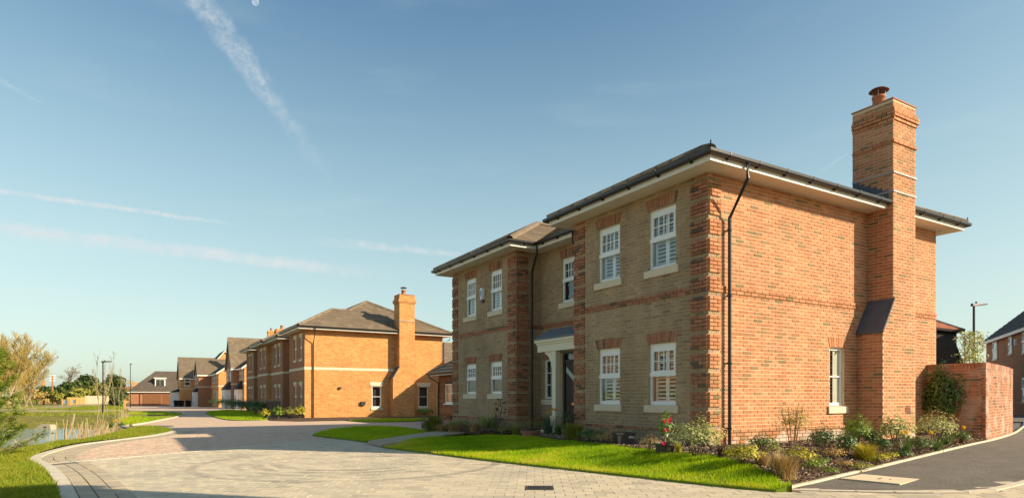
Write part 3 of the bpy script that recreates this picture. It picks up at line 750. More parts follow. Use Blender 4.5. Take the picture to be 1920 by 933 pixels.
for k in range(3): strip(KERB, -.19 - .195 * (k + 1), -.19 - .195 * k - .005, .24, -.05, .004, 'sett', se, 'sett', gap=.008, limit=95)
fl = thing('flush_kerb', None, None); fl['kind'] = 'structure'
strip(g2(DIV), -.06, .07, .45, -.06, .006, 'kerb', fl, 'kerb_stone', bev=.006)
LE = smooth_path(g2([(690, 831.5)] + LAWN1_EDGE)); strip(LE, 0, .065, .9, -.08, .03, 'kerb', fl, 'kerb_stone', bev=.012)
strip(smooth_path(g2([(575, 812.6)] + LAWN2_EDGE)), 0, .06, .9, -.08, .025, 'kerb', fl, 'kerb_stone', bev=.01)
LANE_PX = [(1455, 918.3), (1560, 894), (1680, 866.5), (1790, 840), (1850, 826.5), (1880, 818.5), (1904, 810), (1917, 799)]
LANE = smooth_path(g2(LANE_PX)); strip(LANE, -.06, .0, .9, -.08, .03, 'kerb', fl, 'kerb_stone', bev=.006, gap=.003)
MOUTH = smooth_path(g2([(1470, 917.5), (1600, 920.5), (1700, 923), (1800, 922.5), (1860, 919), (1900, 909), (1960, 893)])); strip(MOUTH, -.05, .07, .45, -.06, .012, 'kerb', fl, 'kerb_stone', bev=.006)
strip(smooth_path(g2([(318, 806), (290, 802.2), (252, 801.8), (230, 798.5)])), 0, .1, .9, -.06, .03, 'kerb', fl, 'kerb_stone')
strip(smooth_path(g2([(236, 797), (262, 794.2), (310, 785.2), (342, 778), (343, 774), (300, 770.8)])), -.1, .02, .9, -.06, .04, 'kerb', fl, 'kerb_stone')
# asphalt lane beside the house
LN = list(LANE) + [tuple(G(1919, 790)[:2]), (19.5, 6), (60, 28), (60, -3), (8, -6)] + list(MOUTH)[::-1]
area('lane', LN, flat(-.002), 2.5, 'asphalt', edge_step=.5)
# paths, beds, lawns
L1U_PX = [(1485, 914, -.15), (1450, 889, -.06), (1400, 873, .0), (1345, 859, .04), (1290, 851, .06), (1230, 842, .08), (1150, 834, .08), (1080, 826, .07), (1010, 818, .06), (960, 815, .04), (900, 819, .0), (840, 825, -.06), (780, 831, -.12)]
L1E = smooth_path(g2(LAWN1_EDGE, .03)); L1U = smooth_path([tuple(GA(*q)[:2]) for q in L1U_PX])
LAWN1 = L1E + L1U
def pdist(path, x, y): return dist_poly(path + path[::-1][1:-1], np.array([x]), np.array([y]))[0]
LANE_S = list(LANE)[::3] + [LANE[-1]]
def hz_(x, y):
    a, b = pdist(L1E, x, y), pdist(L1U, x, y); r = a / (a + b + 1e-6)
    e = gz(y, x) + .03; top = (.045 if y < 3 else .02) - .05 * max(0, -3.2 - x); tl = min(1, pdist(LANE_S, x, y) / 1.3); top = e + (max(top, e) - e) * tl * (2 - tl)
    return e + (max(top, e) - e) * (r * r * (3 - 2 * r))
area('lawn', LAWN1, hz_, .5, 'lawnbase', skirt=.12)
LAWN2 = smooth_path(g2(LAWN2_EDGE + [(747, 822.5), (832, 815.5)], .02) + g2([(832, 813.5), (765, 801.5), (710, 798), (637, 802), (601, 809), (586, 815)], .03))
area('lawn', LAWN2, flat(.045), .6, 'lawnbase', skirt=.15)
area('garden_path', g2([(690, 830), (716, 836), (780, 830), (840, 823.5), (900, 817.5), (960, 813), (1015, 815), (1062, 812), (1062, 800), (1010, 803), (900, 807), (834, 813), (834, 816.5), (747, 824), (692, 829)], .03), lambda x, y: gz(y) + .018 + .20 * min(1, max(0, (x + 5.5) / 4.0)), .6, 'path', skirt=.05)
BED1 = [(-.0, .0), (0, 4.36), (-.0, 5.2)] + ga([(1055, 812), (1015, 815)], .05) + [tuple(GA(x, y + .6, z)[:2]) for x, y, z in L1U_PX[8::-1]] + [p_ for p_ in list(LANE)[2:] if p_[0] < 8.1] + [(8.22, -1.25), (8.22, -.0)]
def bz(x, y):
    d = pdist(list(LANE), x, y); t = min(1, d / 1.3); lo = gz(y, x) + .015
    return lo + (.085 - lo) * t * (2 - t) + .015 * math.sin(x * 5 + y * 3) * t
area('planting_bed', BED1, bz, .3, 'soil', skirt=.1)
b2z = lambda x, y: .075 - .10 * min(1, max(0, (-1.2 - x) / 2))
area('planting_bed', g2([(1425, 911), (1490, 900), (1530, 897), (1530, 902), (1482, 921), (1436, 919)]), flat(.0), .3, 'soil')
BED2 = [(0.2, 7.56), (1.05, 7.5), (1.05, 5.6), (.3, 6.6)] + ga([(1010, 805), (900, 809)], .04) + ga([(835, 814), (790, 806), (797, 800), (805, 797)], -.1) + [(.2, 12.2)]
area('planting_bed', BED2, b2z, .5, 'soil', skirt=.1)
LAWN3 = smooth_path(g2([(655, 788.5), (710, 791), (790, 789), (800, 786.5), (790, 785), (710, 785.4), (656, 787.8)]))
area('lawn', LAWN3, flat(.03), .8, 'lawnbase', skirt=.06)
LAWN4 = smooth_path(g2([(386, 774), (396, 779.5), (424, 787), (460, 787.5), (506, 787), (500, 781), (470, 770), (425, 767.5), (392, 771)]))
area('lawn', LAWN4, flat(.03), 1.2, 'lawnbase', skirt=.06)
area('planting_bed', g2([(506, 787.5), (560, 789), (690, 786.5), (800, 783.5), (830, 782), (830, 776), (560, 776), (505, 776), (470, 770)]), flat(.01), 1.0, 'soil')
area('door_step', [(.35, 5.5), (1.1, 5.5), (1.1, 6.45), (.35, 6.45)], lambda x, y: .13, 1, 'slab', skirt=.15)
ISL = smooth_path(g2([(228, 797.5), (262, 794.5), (310, 785.6), (339, 778), (340, 774), (300, 771.8), (246, 770.3), (222, 783)]))
area('gravel_track', g2([(-80, 776), (60, 774), (165, 772.6), (232, 771.2), (232, 770), (165, 771), (60, 772), (-80, 773.5)], .0), lambda x, y: bank(x, y) + .05, .8, 'track', skirt=.15)
area('gravel_track', g2([(-60, 772), (40, 768), (90, 762), (150, 757.5), (215, 757), (215, 758.5), (160, 760), (120, 765), (60, 771)], .0), lambda x, y: bank(x, y) + .07, 1.0, 'track', skirt=.15)
# grass
blades('grass', LAWN1, hz_, 90000, .062, .0052, 'grass', tint=lambda X, Y: .40 + .25 * np.clip(1.2 - dist_poly(L1E + L1E[::-1][1:-1], X, Y) * 1.5, -.3, 1) * (np.sin(X * 1.7 + 1.0) > -.2) + .1 * np.sin(X * 4 + Y * 7) + .28 * np.clip(np.sin(X * 1.3 + 2.1 * np.sin(Y * 1.1)) * np.sin(Y * 1.9 - X * .7) - .45, 0, 1) * 2 - .14 * np.clip(np.sin(X * 2.3 - Y * 1.2 + 1), 0, 1))
blades('grass', LAWN2, flat(.045), 26000, .06, .008, 'grass')
blades('grass', LAWN3, flat(.03), 6000, .06, .014, 'grass')
blades('grass', LAWN4, flat(.03), 14000, .06, .02, 'grass')
near_v = KERB[4:] + [tuple(G(322, 806)[:2])] + g2([(290, 800), (250, 800), (180, 812), (100, 832), (0, 852), (-80, 880), (-100, 960), (40, 1020)])
blades('verge_grass', near_v, bank, 60000, .07, .007, 'vgrass', lean=1.1)
blades('verge_grass', ISL, flat(.02), 12000, .06, .018, 'grass')
farv = g2([(250, 800), (228, 797), (215, 800), (180, 806), (125, 803), (0, 804), (-120, 808), (-120, 762), (235, 760), (236, 770), (222, 783)])
blades('verge_grass', farv, bank, 42000, .085, .03, 'vgrass', lean=1.0)
# gully, covers
def gully(name, px, py, w_, l_, ang, label, slots):
    p = G(px, py); t = thing(name, label, 'drain cover', (p[0], p[1], gz(p[1], p[0])), ang)
    m = MB(); 
    for a in (((-w_, -l_, -.03), (w_, -l_ + .03, .008)), ((-w_, l_ - .03, -.03), (w_, l_, .008)), ((-w_, -l_ + .03, -.03), (-w_ + .03, l_ - .03, .008)), ((w_ - .03, -l_ + .03, -.03), (w_, l_ - .03, .008))): m.box(*a, 'iron')
    m.build('frame', t); MB().box((-w_ + .03, -l_ + .03, -.03), (w_ - .03, l_ - .03, .002), 'black').build('sump', t)
    g_ = MB()
    for k in range(slots):
        x = -w_ + .05 + (2 * w_ - .1) * k / (slots - 1); g_.box((x - .009, -l_ + .03, .0025), (x + .009, l_ - .03, .007), 'iron')
    g_.build('grate', t)
gully('drain_grate', 1012, 914, .19, .19, math.radians(-33), 'square iron gully grate set in the grey block paving', 9)
gully('drain_grate', 113, 869.5, .30, .12, math.radians(33), 'narrow iron gully grate by the pale kerb at the pink and grey paving joint', 11)
p = G(1650, 897.5); t = thing('manhole_cover', 'pale square concrete inspection cover set in the dark asphalt lane', 'manhole cover', (p[0], p[1], gz(p[1], p[0]) + .004), math.radians(9))
MB().box((-.40, -.40, -.03), (.40, .40, .006), 'slab').build('slab', t)
MB().box((-.07, -.012, .0065), (.07, .012, .011), 'iron').build('lifting_slot', t); MB().box((-.02, -.15, .0065), (.02, -.13, .011), 'iron').build('keyhole', t)
p = G(279, 799.4); t = thing('dark_oval', 'dark oval disc on the verge beside the pink street', 'drain cover', (p[0], p[1], gz(p[1]) + .01), math.radians(-20))  # plain flat dark disc lying on the verge
MB().lathe([(0.0, .012), (.9, .012), (.95, .0), (.97, -.05)], (0, 0, 0), 'asphalt', 24).build('cover', t)
# ================================================================== HOUSES
SOF = 5.443
def pots(parent, c, big=True):
    m = MB(); m.lathe([(.17, 0), (.175, .06), (.15, .10), (.135, .30), (.155, .31), (.155, .36), (.12, .36), (.11, .1)], c, 'terracotta', 16); o = m.build('chimney_pot', parent, smooth=True)
    if big:
        k = MB()
        for q in range(4):
            a = q * PI / 2 + .4; k.tube([(c[0] + .12 * math.cos(a), c[1] + .12 * math.sin(a), c[2] + .3), (c[0] + .14 * math.cos(a), c[1] + .14 * math.sin(a), c[2] + .50)], .009, 'leadlight', 5)
        k.build('cowl_strap', parent)
        MB().lathe([(0, .58), (.08, .57), (.18, .53), (.225, .49), (.20, .485), (0, .51)], c, 'rust', 18).build('cowl', parent, smooth=True)
GPROF = [(-.058, .03), (-.055, -.02), (-.035, -.05), (0, -.06), (.035, -.05), (.055, -.02), (.06, .03), (.05, .03), (.045, -.015), (.028, -.04), (0, -.048), (-.028, -.04), (-.045, -.015), (-.05, .03)]
def downpipe(parent, pts, clips=(), n=(0, -1, 0), r=.034, mk='black'):
    o = MB().tube(pts, r, mk, 10).build('downpipe', parent, smooth=False)
    for z in clips:
        x, y = pts[-1][0], pts[-1][1]; c = MB(); c.lathe([(.043, -.02), (.047, -.02), (.047, .02), (.043, .02)], (x, y, z), mk, 10)
        c.tube([(x, y, z), (x - n[0] * .085, y - n[1] * .085, z)], .016, mk, 6); c.build('pipe_clip', o)
    return o
def eaves(parent, path, wall, gut_break=None, brackets=True, zs=SOF, white='fascia'):
    mf, msf, mg = MB(), MB(), MB()
    for seg in path:
        P = [(x, y, zs) for x, y in seg]
        mf.sweep(P, [(-.022, -.012), (0, -.012), (0, .15), (-.022, .15)], white)
        mg.sweep([(x, y, zs + .135) for x, y in seg], [(o + .062, u) for o, u in GPROF], 'black')
    mf.build('fascia', parent); g_ = mg.build('gutter', parent)
    for a, b in wall: msf.face([(*a[0], zs), (*a[1], zs), (*b[1], zs), (*b[0], zs)], 'soffit')
    msf.build('soffit', parent)
    if brackets:
        for seg in path:
            for a, b in zip(seg, seg[1:]):
                a, b = Vector((*a, 0)), Vector((*b, 0)); L = (b - a).length; d = (b - a) / L; nn = Vector((-d.y, d.x, 0)); k = max(1, round(L / .85))
                for i in range(k):
                    c = a + d * (i + .5) * L / k; z = zs + .135; bm = MB()
                    bm.sweep([c - d * .017 + Vector((0, 0, z)), c + d * .017 + Vector((0, 0, z))], [(.0, .04), (.0, -.075), (.03, -.09), (.06, -.07), (.1, -.06), (.125, -.02), (.128, .042), (.122, .042), (.118, -.02), (.062, -.061), (.01, -.03), (.01, .04)], 'black')
                    bm.build('gutter_bracket', g_)
def double_house(label, loc, L, st):
    h = thing('brick_house', label, 'house', loc, 0, 'detached brick houses along the street')
    one = st == 1; xr, xb, y1, y2, y3 = 1.1, .2, 4.35, 7.56, 11.9
    Fs = dict(S=Frame((0, 0, 0), (1, 0, 0), (0, -1, 0)), B1=Frame((0, 0, 0), (0, 1, 0), (-1, 0, 0)), T1=Frame((0, y1, 0), (1, 0, 0), (0, 1, 0)), R=Frame((xr, y1, 0), (0, 1, 0), (-1, 0, 0)),
              T2=Frame((xb, y2, 0), (1, 0, 0), (0, -1, 0)), B2=Frame((xb, y2, 0), (0, 1, 0), (-1, 0, 0)), N=Frame((xb, y3, 0), (1, 0, 0), (0, 1, 0)), K=Frame((L, 0, 0), (0, 1, 0), (1, 0, 0)))
    Ln = dict(S=L, B1=y1, T1=xr, R=y2 - y1, T2=xr - xb, B2=y3 - y2, N=L - xb, K=y3)
    if one:
        op = dict(S=[(3.96, 4.52, .84, 2.19)], B1=[(.85, 1.67, .88, 2.2), (2.6, 3.41, .88, 2.2), (.85, 1.67, 3.78, 5.08), (2.6, 3.41, 3.78, 5.08)],
                  R=[(1.30, 2.12, 3.78, 5.08), (1.10, 2.06, .13, 2.43), (2.62, 3.04, .98, 2.2)], B2=[(.82, 1.60, 1.15, 2.18), (2.55, 3.33, 1.15, 2.18), (.82, 1.6, 3.78, 5.08), (2.55, 3.33, 3.78, 5.08)])
        wm = dict(S='mortar'); dm = 'mortar_buff'
    else:
        op = dict(S=[(4.17, 4.80, .68, 2.06), (7.37, 8.06, .68, 2.06)], B1=[(.70, 1.30, .62, 2.06), (2.25, 2.85, .62, 2.06), (.70, 1.30, 3.70, 5.02), (2.25, 2.85, 3.70, 5.02)],
                  R=[(1.3, 2.1, 3.7, 5.02), (1.1, 2.06, .1, 2.4)], B2=[(.9, 1.5, .62, 2.06), (2.3, 2.9, .62, 2.06), (.9, 1.5, 3.70, 5.02), (2.3, 2.9, 3.70, 5.02)])
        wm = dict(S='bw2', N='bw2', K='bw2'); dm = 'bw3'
    wb = MB()
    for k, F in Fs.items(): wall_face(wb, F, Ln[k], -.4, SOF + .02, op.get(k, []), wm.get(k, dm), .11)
    # floors and a spine wall keep the rooms dark
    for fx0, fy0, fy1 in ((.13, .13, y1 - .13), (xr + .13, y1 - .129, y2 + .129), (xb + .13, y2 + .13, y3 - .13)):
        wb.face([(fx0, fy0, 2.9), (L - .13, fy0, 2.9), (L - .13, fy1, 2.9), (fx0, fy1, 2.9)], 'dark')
    wb.face([(3.2, .05, -.2), (3.2, y3 - .05, -.2), (3.2, y3 - .05, SOF), (3.2, .05, SOF)], 'curtain')
    wb.build('wall', h)
    br = Bricks(loc)
    ch0, ch1, cp, cd = (5.46, 6.43, .6, .36) if one else (5.80, 6.85, .6, .36)
    cl0 = ch0 - .43; zs0, zs1 = 2.56, 3.26
    if one:
        def zf(Lw, q0=True, q1=True, mq='quoin', mm='buff', qw=.44):
            def f(j, z):
                if j < 0: return [(0, Lw, mm, .02)]
                if j == 0: return [(0, Lw, mq, .03)]
                qq = 2 <= j < 66 and (j - 2) % 5 < 4; out = []; a, b = 0, Lw
                if q0: out.append((0, qw, mq if (qq or j == 67) else 'buff', .03 if qq else 0)); a = qw
                if q1: out.append((Lw - qw, Lw, mq if (qq or j == 67) else 'buff', .03 if qq else 0)); b = Lw - qw
                out.append((a, b, mq if j in (37, 38) else mm, .02 if j in (37, 38) else 0)); return out
            return f
        z0 = .343 - 6 * .075
        def side(x0, x1):
            base = zf(L, True, False, 'red', 'red', .34)
            return lambda j, z: [(max(a, x0), min(b, x1), m_, p) for a, b, m_, p in base(j, z) if min(b, x1) - max(a, x0) > .03]
        br.lay(Fs['S'], L, z0, 74, side(0, ch0), op['S'], -6); br.lay(Fs['S'], L, z0, 74, side(ch1, L), (), -6)
        br.lay(Fs['B1'], y1, z0, 74, zf(y1), op['B1'], -6); br.lay(Fs['R'], y2 - y1, z0, 74, zf(y2 - y1, False, False), op['R'], -6)
        br.lay(Fs['T2'], xr - xb, z0, 74, zf(xr - xb, True, False), (), -6); br.lay(Fs['B2'], y3 - y2, z0, 74, zf(y3 - y2), op['B2'], -6)
        br.lay(Fs['T1'], xr, z0, 74, zf(xr, True, False), (), -6); br.lay(Fs['N'], L - xb, z0, 74, zf(L - xb, True, True), (), -6)
    # ---- chimney
    c = thing('chimney', None, None); c.parent = h; ztop = 7.95
    core = MB(); mk = 'mortar' if one else 'bw2'
    prof = [(cl0, -.4), (cl0, zs0), (ch0, zs1), (ch0, ztop), (ch1, ztop), (ch1, -.4)]
    core.mesh([(x, -cp, z) for x, z in prof] + [(x, 0.02, z) for x, z in prof], [tuple(range(6))] + [(i, (i + 1) % 6, (i + 1) % 6 + 6, i + 6) for i in range(6)], mk)
    core.box((ch0, .021, SOF - .2), (ch1, cd, ztop - .001), mk)
    core.build('stack', c)
    FC = Frame((0, -cp, 0), (1, 0, 0), (0, -1, 0)); FL = Frame((ch0, -cp, 0), (0, 1, 0), (-1, 0, 0)); FLl = Frame((cl0, -cp, 0), (0, 1, 0), (-1, 0, 0)); FR = Frame((ch1, -cp, 0), (0, 1, 0), (1, 0, 0))
    if one:
        cb = Bricks(loc)
        def pr_(z): return .03 if 6.90 < z < 6.97 else (.03 if 7.42 < z < 7.49 else (.06 if 7.49 < z < 7.64 else (.03 if 7.64 < z < 7.70 else 0)))
        def front(j, z):
            a = cl0 if z < zs0 - .03 else (ch0 if z > zs1 else cl0 + (z + .07 - zs0) / (zs1 - zs0) * (ch0 - cl0))
            e = pr_(z) - .0
            return [(a - e, ch1 + e, 'red', e)]
        nn = int((ztop - z0) / .075)
        cb.lay(FC, L, z0, nn, front, (), -6)
        cb.lay(FL, .6, zs1 - .0, int((SOF - zs1) / .075) + 1, lambda j, z: [(-pr_(z), cp, 'red', pr_(z))], (), int((zs1 - z0) / .075) - 6)
        cb.lay(FL, .96, SOF + .05, int((ztop - SOF - .05) / .075), lambda j, z: [(-pr_(z), cp + cd, 'red', pr_(z))], (), 1)
        cb.lay(FLl, .6, z0, int((zs0 - z0) / .075), lambda j, z: [(0, cp, 'red', 0)], (), -6)
        cb.lay(FR, .96, SOF, int((ztop - SOF) / .075), lambda j, z: [(-pr_(z), cp + cd, 'red', pr_(z))], (), 1)
        cb.finish(c, 300)
    else:
        m = MB()
        for z, e, hh in ((7.40, .04, .08), (7.48, .08, .16), (7.64, .04, .08)):
            m.box((ch0 - e, -cp - e, z), (ch1 + e, cd + e, z + hh - .002), 'bw2')
        m.build('corbel', c)
    ld = MB(); e = .012
    sl = [(cl0 - .05, zs0 - .05), (ch0 + .01, zs1 + .05)]
    ld.hexa([(sl[0][0], -cp - .04, sl[0][1]), (sl[1][0], -cp - .04, sl[1][1]), (sl[1][0], 0, sl[1][1]), (sl[0][0], 0, sl[0][1]), (sl[0][0] - .01, -cp - .04, sl[0][1] + .05), (sl[1][0], -cp - .04, sl[1][1] + .05), (sl[1][0], 0, sl[1][1] + .05), (sl[0][0] - .01, 0, sl[0][1] + .05)], 'lead')
    ld.build('lead_weathering', c)
    fz = MB()
    if one:
        for k in range(6): fz.box((ch0 - .022, -.5 + k * .14, SOF + .13 + k * .07), (ch0 - .010, -.5 + (k + 1) * .14 - .002, SOF + .42 + k * .075), 'lead')
        fz.box((ch0 - .024, -cp - .02, 5.80), (ch0 - .008, -.15, 5.835), 'leadlight'); fz.box((ch0 - .02, -cp - .026, 5.80), (ch1 + .012, -cp - .010, 5.835), 'leadlight')
    fz.box((ch0 - .025, -cp - .028, 6.24), (ch0 - .006, cd, 6.275), 'leadlight'); fz.box((ch0 - .02, -cp - .03, 6.24), (ch1 + .014, -cp - .008, 6.275), 'leadlight')
    fz.build('flashing', c)
    MB().box((ch0 - .02, -cp - .02, ztop), (ch1 + .02, cd + .02, ztop + .03), 'quoin').build('capping', c)
    pots(c, ((ch0 + ch1) / 2 - .02, -.02, ztop + .03))
    if one: br.finish(h, 300)
    # ---- windows
    if one:
        sl = (.155, .09, .05)
        for k in ('B1', 'B2', 'R', 'S'):
            for (a, b, c0, c1) in op[k]:
                if k == 'R' and c0 < .5: continue
                sty = 'light3' if k == 'R' and c0 < 1.5 else ('light2' if k == 'S' else 'sash')
                window(h, Fs[k], a, b, c0, c1, sty, sill=sl)
                if k == 'B1' or (k == 'B2' and c0 > 3) or k == 'S':
                    shutter(h, Fs[k], a + .06, b - .06, c0 + .05, c1 - .05, leaves=2 if k != 'S' else 1, pitch=.075)
                if k == 'S': MB().fbox(Fs[k], (a + (b - a) * .45, b), (-.10, -.09), (c0, c1), 'curtain').build('curtain', h)
                if not (k == 'B1' or (k == 'B2' and c0 > 3) or k == 'S'):
                    MB().fbox(Fs[k], (a, a + (b - a) * (.95 if sty == 'light3' else .45)), (-.24, -.22), (c0, c1), 'obscure' if sty == 'light3' else 'curtain').build('curtain', h)
                n = 11 if b - a > .6 else 7; F = Fs[k]; m = MB(); fx = .085; m.hexa([F.p(u_, n_, z_) for z_, e_ in ((c1 + .004, .02), (c1 + .222, fx)) for u_, n_ in ((a - e_, -.05), (b + e_, -.05), (b + e_, .006), (a - e_, .006))], 'mortar')
                for q in range(n):
                    t0, t1 = q / n + .011, (q + 1) / n - .011; W0, W1 = b - a + .04, b - a + 2 * fx
                    u = [a - .02 + W0 * t0, a - .02 + W0 * t1, a - fx + W1 * t1, a - fx + W1 * t0]; zb, zt = c1 + .003, c1 + .222 + .012 * math.sin(PI * (q + .5) / n); pd = .014 + random.uniform(0, .003)
                    m.hexa([F.p(u[0], -.06, zb), F.p(u[1], -.06, zb), F.p(u[1], pd, zb), F.p(u[0], pd, zb), F.p(u[3], -.06, zt), F.p(u[2], -.06, zt), F.p(u[2], pd, zt), F.p(u[3], pd, zt)], 'red' if k == 'S' else 'quoin')
                m.build('window_head', h)
    else:
        for k in ('B1', 'B2', 'R', 'S'):
            for (a, b, c0, c1) in op[k]:
                if k == 'R' and c0 < .5: continue
                opn = st == 3 and c0 > 3
                window(h, Fs[k], a, b, c0, c1, 'light2' if k == 'S' else 'sash', detail=False, sill=(.15, .07, .05))
                MB().fbox(Fs[k], (a, b), (-.3, -.28), (c0, c1), 'dark' if k == 'S' else 'curtain').build('window_backing', h)  # dark side panels stand in for the unlit room, pale ones for curtains
                F = Fs[k]; m = MB(); W0, W1 = .08, .16
                m.hexa([F.p(a - W0, -.05, c1 + .002), F.p(b + W0, -.05, c1 + .002), F.p(b + W0, .025, c1 + .002), F.p(a - W0, .025, c1 + .002), F.p(a - W1, -.05, c1 + .25), F.p(b + W1, -.05, c1 + .25), F.p(b + W1, .025, c1 + .25), F.p(a - W1, .025, c1 + .25)], 'stone'); m.build('lintel', h)
        sb = MB(); o_ = [(.015, 0), (.015, .16), (-.02, .16), (-.02, 0)]
        sb.sweep([(cl0 + .25, 0, 3.02), (0, 0, 3.02), (0, y1, 3.02), (xr, y1, 3.02), (xr, y2, 3.02), (xb, y2, 3.02), (xb, y3, 3.02), (xb + .5, y3, 3.02)], o_, 'stone'); sb.build('string_course', h)
    # ---- door
    F = Fs['R']; dr = MB(); a, b, c0, c1 = 1.10, 2.06, .13, 2.43
    for q in ((a, a + .06, c0, c1), (b - .06, b, c0, c1), (a + .06, b - .06, c1 - .06, c1), (a + .06, b - .06, 2.06, 2.13)): dr.fbox(F, (q[0], q[1]), (-.11, -.04), (q[2], q[3]), 'door')
    d_ = dr.build('door_frame', h)
    lf = MB(); lf.fbox(F, (a + .063, b - .063), (-.10, -.065), (c0 + .01, 2.057), 'door')
    for q in range(1, 7): lf.fbox(F, (a + .06 + q * .12, a + .064 + q * .12), (-.066, -.062), (c0 + .05, 1.95), 'black')
    lo = lf.build('door', h)
    if one:
        MB().face([F.p(1.32, -.060, 1.46), F.p(1.46, -.060, 1.40), F.p(1.96, -.060, 1.78), F.p(1.96, -.060, 1.94)], 'obscure').build('glazed_strip', lo)
        MB().fbox(F, (1.36, 1.68), (-.064, -.05), (.82, .90), 'brass').build('letterbox', lo)
        MB().face([F.p(a + .06, -.07, 2.13), F.p(b - .06, -.07, 2.13), F.p(b - .06, -.07, c1 - .06), F.p(a + .06, -.07, c1 - .06)], 'glass').build('fanlight', d_)
        fc = bpy.data.curves.new('number', 'FONT'); fc.body = '2104'; fc.size = .13; fc.extrude = .004; fc.align_x = 'LEFT'
        tmp = bpy.data.objects.new('number', fc); COL.objects.link(tmp); bpy.context.view_layer.update()
        me = bpy.data.meshes.new_from_object(tmp.evaluated_get(bpy.context.evaluated_depsgraph_get())); bpy.data.objects.remove(tmp); me.materials.clear(); me.materials.append(M['white'])
        o = link('house_number', me, lo, Matrix.Translation(F.p(1.62, -.058, 1.95)) @ Matrix(((0, 0, -1, 0), (-1, 0, 0, 0), (0, 1, 0, 0), (0, 0, 0, 1))))
        # porch
        pc = thing('porch', None, None); pc.parent = h; ya, yb = y1 + .012, 6.28
        m = MB(); m.box((.10, ya, 2.30), (xr, yb - .06, 2.50), 'cream'); m.box((.07, ya, 2.50), (xr, yb - .03, 2.56), 'cream'); m.box((.03, ya, 2.56), (xr, yb, 2.63), 'cream'); m.build('canopy', pc)
        rl = MB(); rl.hexa([(.01, ya, 2.632), (xr, ya, 2.632), (xr, yb + .012, 2.632), (.01, yb + .012, 2.632), (.01, ya, 2.67), (xr, ya, 2.67), (xr, yb + .012, 2.67), (.01, yb + .012, 2.67)], 'porchlead')
        rl.hexa([(.015, ya, 2.671), (xr, ya, 2.671), (xr, yb + .008, 2.671), (.015, yb + .008, 2.671), (.34, ya, 2.93), (xr, ya, 2.93), (xr, yb - .32, 2.93), (.34, yb - .32, 2.93)], 'porchlead'); rl.build('lead_roof', pc)
        m = MB(); m.box((.12, 5.36, .55), (.28, 5.54, 2.30), 'cream'); m.box((.105, 5.345, 2.18), (.295, 5.555, 2.22), 'cream'); m.build('post', pc)
        MB().box((.09, 5.33, -.05), (.31, 5.57, .55), 'stone').build('post_base', pc)
        m = MB(); pr_b = [(5.55, 2.30), (5.92, 2.30), (5.92, 2.25), (5.80, 2.20), (5.70, 2.12), (5.63, 2.0), (5.60, 1.86), (5.55, 1.86)]
        m.mesh([(.15, y, z) for y, z in pr_b] + [(.25, y, z) for y, z in pr_b], [tuple(range(8)), tuple(range(15, 7, -1))] + [(i, (i + 1) % 8, (i + 1) % 8 + 8, i + 8) for i in range(8)], 'cream'); m.build('bracket', pc)
    # ---- eaves and roof
    o = .47; p_ = math.tan(math.radians(28))
    X0, X1, Y0, Y3, xm, xq = -o, L + o, -o, y3 + o, xr - o, xb - o; Y1, Y2 = y1 + o, y2 - o
    eaves(h, [[(X1, Y3 - .3), (X1, Y0), (ch1 + .01, Y0)], [(ch0 - .01, Y0), (X0, Y0), (X0, Y1), (xm, Y1), (xm, Y2), (xq, Y2), (xq, Y3), (X1 - .3, Y3)]],
          [(((X1, Y0), (ch1, Y0)), ((L, 0), (ch1, 0))), (((ch0, Y0), (X0, Y0)), ((ch0, 0), (0, 0))), (((X0, Y0), (X0, Y1)), ((0, 0), (0, y1))), (((X0, Y1), (xm, Y1)), ((0, y1), (xr, y1))), (((xm, Y1), (xm, Y2)), ((xr, y1), (xr, y2))),
           (((xm, Y2), (xq, Y2)), ((xr, y2), (xb, y2))), (((xq, Y2), (xq, Y3)), ((xb, y2), (xb, y3))), (((xq, Y3), (X1, Y3)), ((xb, y3), (L, y3))), (((X1, Y3), (X1, Y0)), ((L, y3), (L, 0)))], brackets=one)
    ze = SOF + .165
    g_ = .03
    X0, X1, Y0, Y3, xm, xq, Y1, Y2 = X0 - g_, X1 + g_, Y0 - g_, Y3 + g_, xm - g_, xq - g_, Y1 + g_, Y2 - g_
    H = lambda d: ze + d * p_
    hw = (X1 - xm) / 2; w1 = (Y1 - Y0) / 2; w2 = (Y3 - Y2) / 2; xc = (xm + X1) / 2
    def V3(x, y, d): return (x, y, H(d))
    a0, a1, a2, a3 = V3(X0, Y0, 0), V3(X0 + w1, Y0 + w1, w1), V3(xm + w1, Y0 + w1, w1), V3(xc, Y0 + hw, hw)
    a4, a5 = V3(X1, Y0, 0), V3(X1 - w1, Y0 + w1, w1); b0 = V3(X0, Y1, 0); b1 = V3(xm, Y1, 0)
    c0_, c1_, c2, c3 = V3(xq, Y3, 0), V3(xq + w2, Y3 - w2, w2), V3(xm + w2, Y3 - w2, w2), V3(xc, Y3 - hw, hw)
    c4, c5 = V3(X1, Y3, 0), V3(X1 - w2, Y3 - w2, w2); d0, d1 = V3(xq, Y2, 0), V3(xm, Y2, 0)
    ev = lambda a, b: (Vector(a), Vector(b))
    polys = [([a0, a4, a5, a1], ev(a0, a4)), ([a2, a5, a3], ev(a0, a4)), ([a0, a1, b0], ev(b0, a0)), ([b0, a1, a2, b1], ev(b1, b0)), ([b1, a2, a3, c3, c2, d1], ev(d1, b1)),
             ([d0, d1, c2, c1_], ev(d0, d1)), ([d0, c1_, c0_], ev(c0_, d0)), ([c0_, c1_, c5, c4], ev(c4, c0_)), ([c2, c3, c5], ev(c4, c0_)), ([a4, c4, c3, a3], ev(a4, c4))]
    dk = MB()
    for pl, e_ in polys: dk.face([Vector(q) - Vector((0, 0, .03)) for q in pl], 'black')
    rf = dk.build('roof', h)
    T = Tiles(loc)
    for pl, e_ in polys: T.plane(pl, 'tile', e0=e_)
    T.finish(h, 300)
